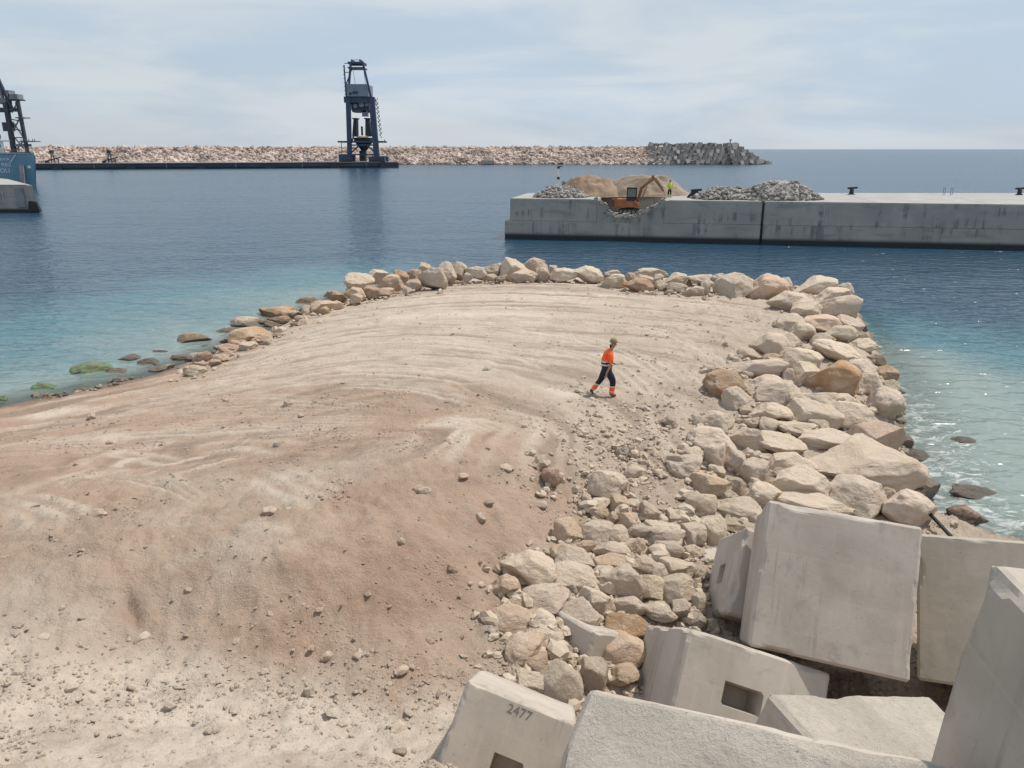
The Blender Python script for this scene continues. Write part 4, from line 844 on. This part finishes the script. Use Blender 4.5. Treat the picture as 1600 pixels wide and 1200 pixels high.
skin_mesh('jacket', [(0,0,.95,(.15,.2)), (0,0,1.12,(.15,.2)), (0,0,1.3,(.16,.21)), (0,0,1.46,(.12,.15)), (0,0,1.53,.075), (0,-.2,1.44,.09), (.02,-.36,1.24,.08), (.13,-.26,1.12,.07), (0,.2,1.44,.09), (.02,.36,1.24,.08), (.13,.26,1.12,.07)], [(0,1),(1,2),(2,3),(3,4),(3,5),(5,6),(6,7),(3,8),(8,9),(9,10)], M['yellow'], wq)
skin_mesh('trousers', [(0,0,.95,(.14,.17)), (0,0,.88,(.14,.17)), (0,-.1,.8,.115), (0,-.13,.5,.095), (0,-.15,.14,.08), (0,.1,.8,.115), (0,.13,.5,.095), (0,.15,.14,.08)], [(0,1),(1,2),(2,3),(3,4),(1,5),(5,6),(6,7)], None, wq, 2, [M['navy'], M['yellow']], lambda c: 1 if .2 < c.z < .32 else 0)
for s in (-1, 1): skin_mesh('boot', [(0, s*.15, .12, .06), (0, s*.15, .05, .055), (.1, s*.155, .045, .05), (.17, s*.16, .04, .04)], limb([0]*4), M['boot'], wq)
MB().lathe([(.12, 0), (.125, .03), (.115, .08), (.07, .13), (.01, .145)], (0.01, 0, 1.70), 16).build('hard_hat', M['navy'], wq, smooth=True)
# bollards, mast, ladder
def bollard(px, d, label, sc=1., sack=False):
    c = Q(qd(px, d), d, ZT + .04); b = empty('mooring_bollard', c); tag(b, label, 'bollard', 'mooring bollards on the quay')
    MB().lathe([(.34*sc, 0), (.34*sc, .06*sc), (.22*sc, .10*sc), (.19*sc, .45*sc), (.20*sc, .52*sc)], n=18).build('post', M['dark'], b, smooth=True)
    MB().prism([(-.42*sc, -.2*sc, .52*sc), (.5*sc, -.2*sc, .58*sc), (.52*sc, -.2*sc, .76*sc), (-.4*sc, -.2*sc, .70*sc)], (0, .4*sc, 0)).build('head', M['dark'], b, bevel=.05)
    if sack:
        MB().prism([(-1.0, -.3, 0), (.25, -.3, 0), (.3, -.25, .6), (0, -.2, .95), (-.35, -.25, .7)], (.05, .6, 0)).build('sack', M['dark'], b, bevel=.08)
    return b
bollard(1086, 5.0, 'dark mooring bollard with a black sack slumped against it', 1.25, True)
bollard(1330, 14.8, 'dark mooring bollard alone on the bare deck past the rubble heaps', 1.15)
bollard(1592, 17.5, 'dark mooring bollard on the deck beyond the ladder rails', 1.15)
c = Q(qd(872, 8.5), 8.5, ZT + .03); ms = empty('light_mast', c); tag(ms, 'slim white light mast with dark lantern at the quay end', 'mast')
MB().tube((0, 0, 0), (0, 0, 2.9), .09, .07, 10).build('pole', M['white'], ms); MB().tube((0, 0, 1.7), (0, 0, 1.95), .17, n=10).build('collar', M['dark'], ms)
MB().tube((0, 0, 2.9), (0, 0, 3.15), .2, .14, 10).bar((-.05, 0, 3.1), (.45, 0, 3.12), .1).build('lantern', M['dark'], ms); MB().box((.35, -.3, .35), (1.05, .3, 1.0)).build('cabinet_base', M['white'], ms); MB().prism([(.4, -.25, 1.0), (1.0, -.25, 1.0), (.9, -.25, 1.35), (.5, -.25, 1.55)], (0, .5, 0)).build('cabinet', M['shipgrey'], ms, bevel=.04)
s_ = qd(1480, 15.5); c = Q(s_, 15.5, ZT + .03); ld = empty('ladder_rails', c); tag(ld, 'thin pair of ladder hand rails standing on the quay edge', 'ladder')
for x in (-.42, .42):
    for dx in (-.1, .1): MB().tube((x + dx, 0, 0), (x + dx, 0, .8), .03, n=6).build('rail', M['crane_grey'], ld)
    MB().tube((x - .1, 0, .8), (x + .1, 0, .8), .03, n=6).build('rail', M['crane_grey'], ld)

# ------------------------------------------------------------------ pier end on the left, ship and its unloader
pA = at(62, 332, 0)
pier = empty('concrete_pier', (0, 0, 0)); tag(pier, 'pale concrete pier end in front of the moored ship', 'pier')
x0, y0 = pA[0], pA[1]
MB().prism([(x0 - .35, y0, 4.0), (x0, y0, .6), (x0, y0, -5), (x0 - 90, y0 + 6, -5), (x0 - 90, y0 + 6, 4.0)], (-20.0, 26, 0)).build('body', M['quay'], pier, bevel=.1)
MB().prism([(x0 - 1.3, y0 + .1, 3.97), (x0 - 89, y0 + 6.2, 3.97), (x0 - 109, y0 + 31.8, 3.97), (x0 - 21.2, y0 + 25.8, 3.97)], (0, 0, .12)).build('deck', M['deck'], pier)
MB().prism([(x0 - 1.6, y0 - .25, .1), (x0 + .25, y0 - .25, .1), (x0 - .2, y0 - .25, 1.6), (x0 - 1.3, y0 - .25, 1.7)], (0, .6, 0)).build('corner_fender', M['dark'], pier, bevel=.05)
MB().box((x0 - 3.2, y0 - .06, .8), (x0 - 1.9, y0 + .18, 3.7)).build('fender', M['shipgrey'], pier)
SY = 200.0
def SX(px, py, dy=0): p = atY(px, py, SY + dy); return (p[0], p[1], p[2])
ship = empty('cargo_ship', (0, 0, 0)); tag(ship, 'teal hulled cargo ship with white superstructure moored behind the pier', 'ship')
sd_ = Vector((-.66, .75, 0)); zt = SX(57, 241)[2]; xr = SX(56, 241)[0]; ss_ = Vector((-.985, -.17, 0))
r0 = Vector((xr, SY, 0)); l0 = r0 + ss_ * 27
hullp = [r0 + ss_ * 1.6 + Vector((0, 0, -3)), r0 + Vector((.0, 0, zt)), l0 + Vector((0, 0, zt)), l0 + Vector((0, 0, -3))]
MB().prism(hullp, sd_ * 120).build('hull', M['hull'], ship, bevel=.35)
MB().prism([p_ + Vector((0, 0, 0)) for p_ in (r0 + ss_*.3 + sd_*.3 + Vector((0,0,zt)), l0 + sd_*.3 + Vector((0,0,zt)), l0 + sd_*.3 + Vector((0,0,zt+.25)), r0 + ss_*.3 + sd_*.3 + Vector((0,0,zt+.25)))], sd_ * 119).build('deck', M['shipgrey'], ship)
for i in range(14):
    p_ = r0 + ss_ * (.5 + i * 1.6) + sd_ * .5 + Vector((0, 0, zt + .2)); MB().tube(p_, p_ + Vector((0, 0, 1.1)), .05, n=6).build('railing_post', M['shipgrey'], ship)
for dz in (.5, .85, 1.2): MB().tube(r0 + ss_ * .5 + sd_*.5 + Vector((0, 0, zt + dz)), r0 + ss_ * 21.3 + sd_*.5 + Vector((0, 0, zt + dz)), .045, n=6).build('railing', M['shipgrey'], ship)
def along(px, py, off=0):             # point on the transom plane for a source pixel
    d = ray(px, py); nrm = np.array([-ss_.y, ss_.x]); b = np.array([r0.x, r0.y]); t = (b @ nrm - CAM[:2] @ nrm) / (d[:2] @ nrm); return CAM + d * t
def sbox(name, px0, px1, py0, py1, dep, mat, parent, off=4.0, bevel=.05):
    a = Vector(along(px0, py1)); b = Vector(along(px1, py1)); c_ = Vector(along(px1, py0)); dd = sd_ * off
    k = [a + dd, b + dd, Vector((b.x, b.y, c_.z)) + dd, Vector((a.x, a.y, c_.z)) + dd]
    return MB().prism(k, sd_ * dep).build(name, mat, parent, bevel=bevel)
sup = sbox('superstructure', -40, 13, 221, 240, 12, M['white'], ship)
for i in range(4): sbox('window', -30 + i * 10, -24 + i * 10, 226, 230, .2, M['glass'], sup, 3.9, 0)
sbox('bridge_deck', -40, 20, 218.5, 221, 13, M['white'], ship, 3.5); wh = sbox('wheelhouse', -40, 7, 208, 218, 9, M['white'], ship, 4.5)
for i in range(3): sbox('window', -12 + i * 7, -7 + i * 7, 210, 216, .2, M['glass'], wh, 4.35, 0)
rt_ = Matrix((tuple(-ss_), (0, 0, 1), tuple(-(ss_.cross(Vector((0, 0, 1)))) )), ).transposed()
ax_x = -ss_; ax_y = Vector((0, 0, 1)); ax_z = ax_x.cross(ax_y)
rot4 = Matrix((ax_x, ax_y, ax_z)).transposed().to_4x4()
for body_, px, py, hgt_px in (('SERVIA', 15, 249, 4.2), ('REG', 17.5, 257.5, 5.0), ('NAPOLI', 16, 267, 6.2)):
    p_ = Vector(along(px, py)) + ax_z * .06; text_mesh('name_lettering', body_, hgt_px * .165 * 1.45, M['letter'], ship, Matrix.Translation(p_) @ rot4, .02, 'RIGHT')
for i in range(1):
    a = Vector(along(34, 258)) + ax_z * .3; b = Vector(along(42, 291)) + ax_z * 2.2; MB().bar(a, b, 1.1, .3).build('gangway', M['shipgrey'], ship)
MB().tube(Vector(along(25, 242)) + ax_z*.3, Vector(along(17, 254)) + ax_z*.3, .09, n=6).build('mooring_line', M['white'], ship)
MB().box((-.4, -.1, -.3), (.4, .1, .3)).build('fairlead', M['white'], ship).location = Vector(along(46, 261)) + ax_z * .1
# unloader behind the ship
UY = 232.0
ul = empty('ship_unloader', (0, 0, 0)); tag(ul, 'grey lattice ship unloader leaning over the teal cargo ship', 'crane', 'ship unloaders')
def UP(px, py, dy=0): p = atY(px, py, UY + dy); return Vector(p)
def ubar(name, a, b, w, mat='shipgrey', dys=(0, 2.4), **k):
    for dy in dys: MB().bar(UP(*a, dy), UP(*b, dy), w, **k).build(name, M[mat], ul)
ubar('leg', (9, 160), (23, 243), 1.1, 'crane_dark'); ubar('leg', (27, 155), (44, 243), .8, 'crane_dark'); ubar('mast', (-8, 112), (18, 168), .7, 'crane_dark'); ubar('tie', (-3, 128), (14, 190), .7)
for (a, b) in (((13, 185), (34, 190)), ((15, 200), (38, 205)), ((18, 215), (40, 215)), ((20, 190), (36, 214)), ((33, 180), (20, 206)), ((24, 160), (31, 176)), ((19, 176), (27, 160)), ((22, 214), (37, 232)), ((38, 218), (24, 236)), ((12, 172), (30, 168))): ubar('brace', a, b, .3)
for name, (a0, b0, a1_, b1), mat in (('machinery_house', (15, 147, 27, 155.5), 'shipgrey'), ('walkway', (11, 155, 31, 157), 'crane_dark'), ('operator_cab', (17, 168, 24, 174), 'crane_dark'), ('walkway', (25, 183, 39, 185), 'shipgrey'), ('boom_girder', (-20, 153, 9, 162), 'shipgrey'), ('boom_girder', (-20, 168, 10, 175), 'crane_dark'), ('walkway', (31, 220, 55, 222), 'shipgrey'), ('hopper', (24, 225, 41, 229), 'shipgrey'), ('counterweight', (8, 141, 14, 152), 'shipgrey'), ('chute', (6, 191, 13, 205), 'crane_dark')):
    p0 = UP(a0, b1); p1 = UP(a1_, b0); MB().box((p0.x, UY - .3, p0.z), (p1.x, UY + 2.6, p1.z)).build(name, M[mat], ul)
for x in (33, 39, 45, 51, 54): ubar('rail_post', (x, 217), (x, 220), .15, dys=(-.8,))
ubar('sill_beam', (16, 241), (47, 241), 1.2, 'crane_dark'); ubar('post', (21, 241), (21, 285), 1.4, 'crane_dark'); ubar('post', (43, 241), (43, 283), 1.4, 'crane_dark')

# ------------------------------------------------------------------ far quay, grab unloader, far breakwater
fq0 = at(30, 265.5, 0); fq1 = at(621, 262, 0)
fd = Vector((fq1[0] - fq0[0], fq1[1] - fq0[1], 0)); L_ = fd.length; fdn = fd.normalized(); fn_ = Vector((-fdn.y, fdn.x, 0)); f0 = Vector(fq0)
fq = empty('far_quay', (0, 0, 0)); tag(fq, 'long dark quay in front of the rock breakwater carrying the navy crane', 'quay')
def fpt(s, d, z): p_ = f0 + fdn * s + fn_ * d; return (p_.x, p_.y, z)
def fbox(name, s0, s1, d0, d1, z0, z1, mat, parent=fq): return MB().prism([fpt(s0, d0, z0), fpt(s1, d0, z0), fpt(s1, d1, z0), fpt(s0, d1, z0)], (0, 0, z1 - z0)).build(name, M[mat], parent)
FZ = 2.9; npan = 11; pl = L_ / npan
for i in range(npan):
    fbox('quay_panel', i * pl + .15, (i + 1) * pl - .15, 0, 22, .9, FZ - .35, 'farquay')
    fbox('deck_slab', i * pl + .1, (i + 1) * pl - .1, -.4, 22.4, FZ - .35, FZ, 'fardeck')
    fbox('shade_panel', i * pl - 2.2, i * pl + 2.2, -.35, .02, -.5, FZ - .7, 'crane_dark') if i % 2 else fbox('ladder', i * pl - .2, i * pl + .2, -.25, .02, .6, FZ, 'crane_grey')  # dark boxes proud of the face stand in for shade under the deck
fbox('footing', 0, L_ + .5, .6, 21, -5.5, .905, 'crane_dark'); fbox('end_block', L_ - 9, L_ + .6, -.8, 20, -.3, FZ - .4, 'crane_dark')
# grab unloader
CY = f0.y + (fd.y) * .93 + 8
gc = empty('ship_unloader', (0, 0, 0)); tag(gc, 'tall navy blue grab crane standing alone on the far quay', 'crane', 'ship unloaders')
def GP(u, v, dy=0): return Vector(atY(480 + u / 6, 80 + v / 6, CY + dy))
def gbar(name, a, b, w, mat='crane', dys=(-5.5, 5.5), h=None, w2=None):
    for dy in dys: MB().bar(GP(*a, dy), GP(*b, dy), w, h, w2).build(name, M[mat], gc)
gbar('leg', (384, 430), (400, 1025), 2.2, w2=2.1); gbar('leg', (608, 430), (655, 1025), 2.4, w2=2.8)
gbar('mast_leg', (408, 110), (382, 440), 1.0); gbar('mast_leg', (522, 110), (600, 440), 1.0); gbar('mast_tie', (425, 150), (362, 320), .5, dys=(0,)); gbar('mast_tie', (345, 130), (368, 440), .6, dys=(0,))
gbar('stay_rod', (432, 180), (452, 320), .18, 'crane_grey', (0,)); gbar('stay_rod', (530, 180), (548, 310), .18, 'crane_grey', (0,))
def gbox(name, u0, v0, u1, v1, d0, d1, mat='crane'):
    a = GP(u0, v1); b = GP(u1, v0); return MB().box((a.x, CY + d0, a.z), (b.x, CY + d1, b.z)).build(name, M[mat], gc)
gbox('top_beam', 400, 108, 540, 128, -5.5, 5.5); gbox('top_beam', 425, 85, 434, 110, -4, 4); gbox('top_beam', 502, 85, 514, 110, -4, 4); gbox('top_rail', 425, 88, 514, 92, -4, -3.7); gbox('cross_beam', 398, 158, 546, 168, -5.5, 5.5); gbox('walkway', 352, 112, 405, 116, -1, 1); gbox('walkway', 345, 196, 400, 200, -1, 1)
gbox('machinery_house', 398, 318, 585, 432, -7, 9, 'crane_grey'); gbox('portal_beam', 368, 432, 622, 488, -6, -3.4); gbox('portal_beam', 368, 432, 622, 488, 3.4, 6)
gbox('trolley', 430, 470, 590, 560, -4.5, 4.5, 'crane_dark'); gbox('trolley_frame', 440, 555, 570, 575, -5, 5); cabn = gbox('operator_cab', 532, 560, 580, 615, -5, -2, 'crane_grey')
for u, v in ((430, 405), (462, 395), (488, 395)): gbox('vent', u - 10, v - 10, u + 12, v + 12, -7.15, -6.9, 'crane_dark')
for u, v, w in ((452, 515, 22), (510, 500, 26), (560, 500, 20)):
    p_ = GP(u, v, -4.6); MB().tube(p_ + Vector((0, -.5, 0)), p_ + Vector((0, .5, 0)), w / 6 * .30, n=14).build('sheave', M['crane_grey'], gc)
for sx in (1, -1):
    cxp = 455 if sx > 0 else 565
    a = GP(cxp, 635); b = GP(cxp + (0 if sx > 0 else 12), 800)
    MB().prism([(a.x - .6, CY - 3, a.z), (a.x + .8, CY - 3, a.z), (b.x + (2.2 if sx < 0 else 1.0), CY - 3, b.z), (b.x - (1.3 if sx > 0 else 1.3), CY - 3, b.z)], (0, 6, 0)).build('hopper_horn', M['crane_dark'], gc)
    gbox('horn_cap', cxp - 22, 628, cxp + 24, 638, -3.4, 3.4, 'crane_dark')
p_ = GP(528, 800); q_ = GP(528, 930)
def frus(z0, z1, r0_, r1_): return MB().add([(p_.x + sx * r0_, CY + sy * r0_ * .9, z0) for sx, sy in ((-1,-1),(1,-1),(1,1),(-1,1))] + [(p_.x + sx * r1_, CY + sy * r1_ * .9, z1) for sx, sy in ((-1,-1),(1,-1),(1,1),(-1,1))], [(0,3,2,1),(4,5,6,7),(0,1,5,4),(1,2,6,5),(2,3,7,6),(3,0,4,7)])
frus(q_.z, p_.z - 2.4, 1.3, 4.3).build('hopper', M['crane_dark'], gc); frus(p_.z - 2.4, p_.z - .6, 4.3, 4.4).build('hopper_side', M['crane_dark'], gc)
MB().lathe([(3.0, -.6), (3.1, .1), (2.6, .35), (.5, .4)], (p_.x, CY - 3.2, p_.z - .1), 14).build('hopper_rim', M['straw'], gc)
gbar('grab_post', (512, 705), (516, 790), .9, 'crane_dark', (0,)); gbox('conveyor', 500, 930, 548, 1030, -2, 2, 'crane_dark')
gbox('walkway', 308, 842, 730, 858, -6, -4.6); gbox('walkway', 308, 842, 730, 858, 4.6, 6); gbar('walkway_post', (318, 845), (325, 940), .3, 'crane', (-5.5,)); gbar('walkway_post', (726, 828), (726, 845), .4, 'crane', (-5.5,))
for a, b in (((415, 950), (490, 880)), ((640, 950), (565, 890)), ((415, 860), (440, 780)), ((420, 880), (620, 880)), ((410, 970), (640, 970)), ((590, 540), (622, 850))): gbar('brace', a, b, .7)
gbox('sill_beam', 325, 965, 430, 1035, -7, -4); gbox('sill_beam', 600, 985, 745, 1035, -7, -4); gbox('sill_beam', 325, 965, 430, 1035, 4, 7); gbox('sill_beam', 600, 985, 745, 1035, 4, 7)
for u in (345, 375, 405, 620, 650, 680, 715):
    p_ = GP(u, 1035, -7.2); MB().tube(p_ + Vector((0, -.3, .2)), p_ + Vector((0, .6, .2)), .9, n=12).build('bogie_wheel', M['crane_dark'], gc)
for i in range(9):
    v = 455 + i * 40; u = 636 + i * 5; gbox('stair_landing', u, v, u + 22, v + 4, -1, 1, 'crane_grey'); gbar('stair_rail', (u + 22, v - 22), (u + 22, v), .2, 'crane_grey', (-1,)); gbar('stair_flight', (u + 4, v + 4), (u + 24, v + 40), .35, 'crane_grey', (0,))
for i in range(8): v = 140 + i * 38; u = 335 + i * 2.5; gbox('ladder_landing', u, v, u + 14, v + 4, -.8, .8, 'crane_grey')
gbar('ladder', (342, 130), (362, 440), .3, 'crane_grey', (-.8,))
# conveyor towers on the far quay
for px, lab in ((83, 'small dark conveyor frame on the far quay beside the teal ship'), (172, 'small dark conveyor frame on the far quay between ship and crane')):
    c = atY(px, 252, f0.y + 14); tw = empty('conveyor_frame', (c[0], c[1], FZ)); tag(tw, lab, 'conveyor', 'conveyor frames on the far quay')
    for x in (-.9, .9): MB().bar((x, 0, 0), (x * .3, 0, 5.6), .35).build('leg', M['crane_dark'], tw)
    MB().bar((-3.5, 0, .8), (4.0, 0, 2.6), .5).build('belt', M['crane_dark'], tw); MB().box((-.8, -.6, 4.6), (.9, .6, 5.8)).build('drive_box', M['crane_dark'], tw); MB().box((-3.6, -.7, 0), (-2.2, .7, .9)).build('base', M['crane_dark'], tw); MB().bar((2.6, 0, 0), (2.6, 0, 2.4), .3).build('prop', M['crane_dark'], tw)

# far breakwater
bw = empty('rock_breakwater', (0, 0, 0)); tag(bw, 'long pink rock breakwater ending in a head of grey concrete cubes', 'breakwater')
BY = 503.0; BH = 10.9; XL, XM, XR = -460.0, 92.0, 138.0
def bw_z(x): return np.where(x < 60, BH, BH + 1.0 * sstep(60, 110, x))
xs = np.linspace(XL, XR, 160); prof = [(0, -5), (6, 0), (24, 1.0), (30, 1.0), (54, 0), (60, -5)]
V = []; 
for x in xs:
    hz = float(bw_z(x)); 
    for d, k in prof: V.append((x, BY - 6 + d, k if k <= 0 else hz * k - 1.2))
npf = len(prof); Fc = [(i*npf+j, (i+1)*npf+j, (i+1)*npf+j+1, i*npf+j+1) for i in range(len(xs)-1) for j in range(npf-1)]
link(bpy.data.objects.new('core', npmesh('core', V, Fc, M['pinkrock'], False)), bw)
# rounded head
V = []; Fc = []; na = 24
for i in range(na):
    a = -math.pi/2 + math.pi * i / (na-1)
    for rr, z in ((33, -5), (29, -.2), (9, 10.6), (0.01, 10.7)): V.append((XR - .5 + rr * math.cos(a) * .85, BY + 21 + rr * math.sin(a), z))
for i in range(na-1):
    for j in range(3): Fc.append((i*4+j, (i+1)*4+j, (i+1)*4+j+1, i*4+j+1))
link(bpy.data.objects.new('head_core', npmesh('head_core', V, Fc, M['shipgrey'], False)), bw)
n = 11500; rx = rng.uniform(XL, XM + 6, n); rt2 = rng.uniform(-.03, 1.12, n); ry = BY - .5 + np.minimum(rt2, 1) * 18 + np.maximum(rt2 - 1, 0) * 60; rz = np.minimum(rt2, 1) * (bw_z(rx) - 1.0) + rng.uniform(-.3, .45, n)
me = chunk_cloud('armour_rocks', np.stack([rx, ry, rz], -1), np.clip(rng.lognormal(.08, .32, n), .5, 2.3), M['pinkrock'], 12, .8)
o = link(bpy.data.objects.new('armour_rocks', me), bw); o['kind'] = 'stuff'
cubem = MB().box((-1.5, -1.5, -1.5), (1.5, 1.5, 1.5)).build('concrete_cube', M['farcube'], bw, bevel=.16)
cubes = []
row = 0
for k in range(6):
    f = k / 5; z = .9 + f * (BH - .6); y = BY + 1 + f * 17
    xx = XM - 4 + (k % 2) * 1.9
    while xx < XR: cubes.append((xx + random.uniform(-.4, .4), y + random.uniform(-.6, .6), z + random.uniform(-.4, .4))); xx += 3.2
    nn = int(20 - f * 12)
    for i in range(nn):
        a = -math.pi/2 + math.pi * .95 * i / nn; rr = 27 - f * 19; cubes.append((XR + 1 + rr * math.cos(a) * .85, BY + 21 + rr * math.sin(a), z + random.uniform(-.4, .4)))
for i in range(4): cubes.append((XR + 23 + i * 2.2, BY + 14 + i * 1.2, .9 - i * .45))
for i, c in enumerate(cubes):
    o = cubem if i == 0 else cubem.copy()
    if i: COL.objects.link(o); o.parent = bw
    o.location = c; o.rotation_euler = (random.uniform(-.35, .35) - .25, random.uniform(-.3, .3), random.uniform(-.6, .6))
p_ = atY(1141, 226, BY + 20); MB().tube((p_[0], p_[1], p_[2] - 2), (p_[0], p_[1], p_[2] + 3.4), .3, n=8).box((p_[0]-.7, p_[1]-.7, p_[2]+2.6), (p_[0]+.7, p_[1]+.7, p_[2]+3.2)).build('beacon_pole', M['shipgrey'], bw)
# a low work hut at the rocks' foot
c = atY(762, 257, BY - 1); MB().box((c[0] - 4.2, c[1] - 2, .3), (c[0] + 4.2, c[1] + 4, 2.6)).build('landing_block', M['conc'], bw, bevel=.1)
# steel bar lying in the foam
a, _ = on_ground(1443, 792, .35); b, _ = on_ground(1482, 834, .25); b2 = Vector(a) + (Vector(b) - Vector(a)) * 1.1
o = MB().tube((0, 0, 0), b2 - Vector(a), .045, n=8).build('steel_bar', M['dark']); o.location = a; tag(o, 'dark steel bar lying in the foam below the pale wedge boulder', 'steel bar')

# where a boulder touches something that can be named, its label says so
NAMED = [(Vector((5.2, 11.3, 2.1)), 2.3, 'the tall tilted concrete block'), (Vector((-.08, 8.5, 1.4)), 1.5, 'the block stencilled 2477'), (Vector((3.3, 10.3, .4)), 2.3, 'the socketed concrete block'), (Vector((4.83, 13.25, 1.)), 1.5, 'the shadowed leaning block')]
SHORT = {'long pale slab': 'the long pale slab boulder', 'largest ochre': 'the largest ochre boulder', 'flat ochre': 'the flat ochre boulder', 'longest pale': 'the longest pale boulder', 'big squarish': 'the big squarish boulder', 'pale wedge': 'the pale wedge shaped boulder', 'angular pale': 'the angular pale boulder', 'broad smooth': 'the broad smooth boulder', 'pale fissured': 'the pale fissured boulder'}
bl = [o for o in scene.objects if o.name.startswith('boulder')]
for o in bl:
    for k_, v_ in SHORT.items():
        if o['label'].startswith(k_): NAMED.append((Vector(o.location), 2 * o.scale.x, v_))
for o in bl:
    if any(o['label'].startswith(k_) for k_ in SHORT) or 'awash' in o['label'] or 'standing' in o['label']: continue
    c_ = sorted(((Vector(o.location) - q_).length - w_ / 2 - o.scale.x, n_) for q_, w_, n_ in NAMED)
    if c_[0][0] < .05:
        i_ = o['label'].find(' boulder'); o['label'] = o['label'][:i_ + 8] + ' touching ' + c_[0][1]; o['group'] = o['label'].replace('boulder', 'boulders', 1)
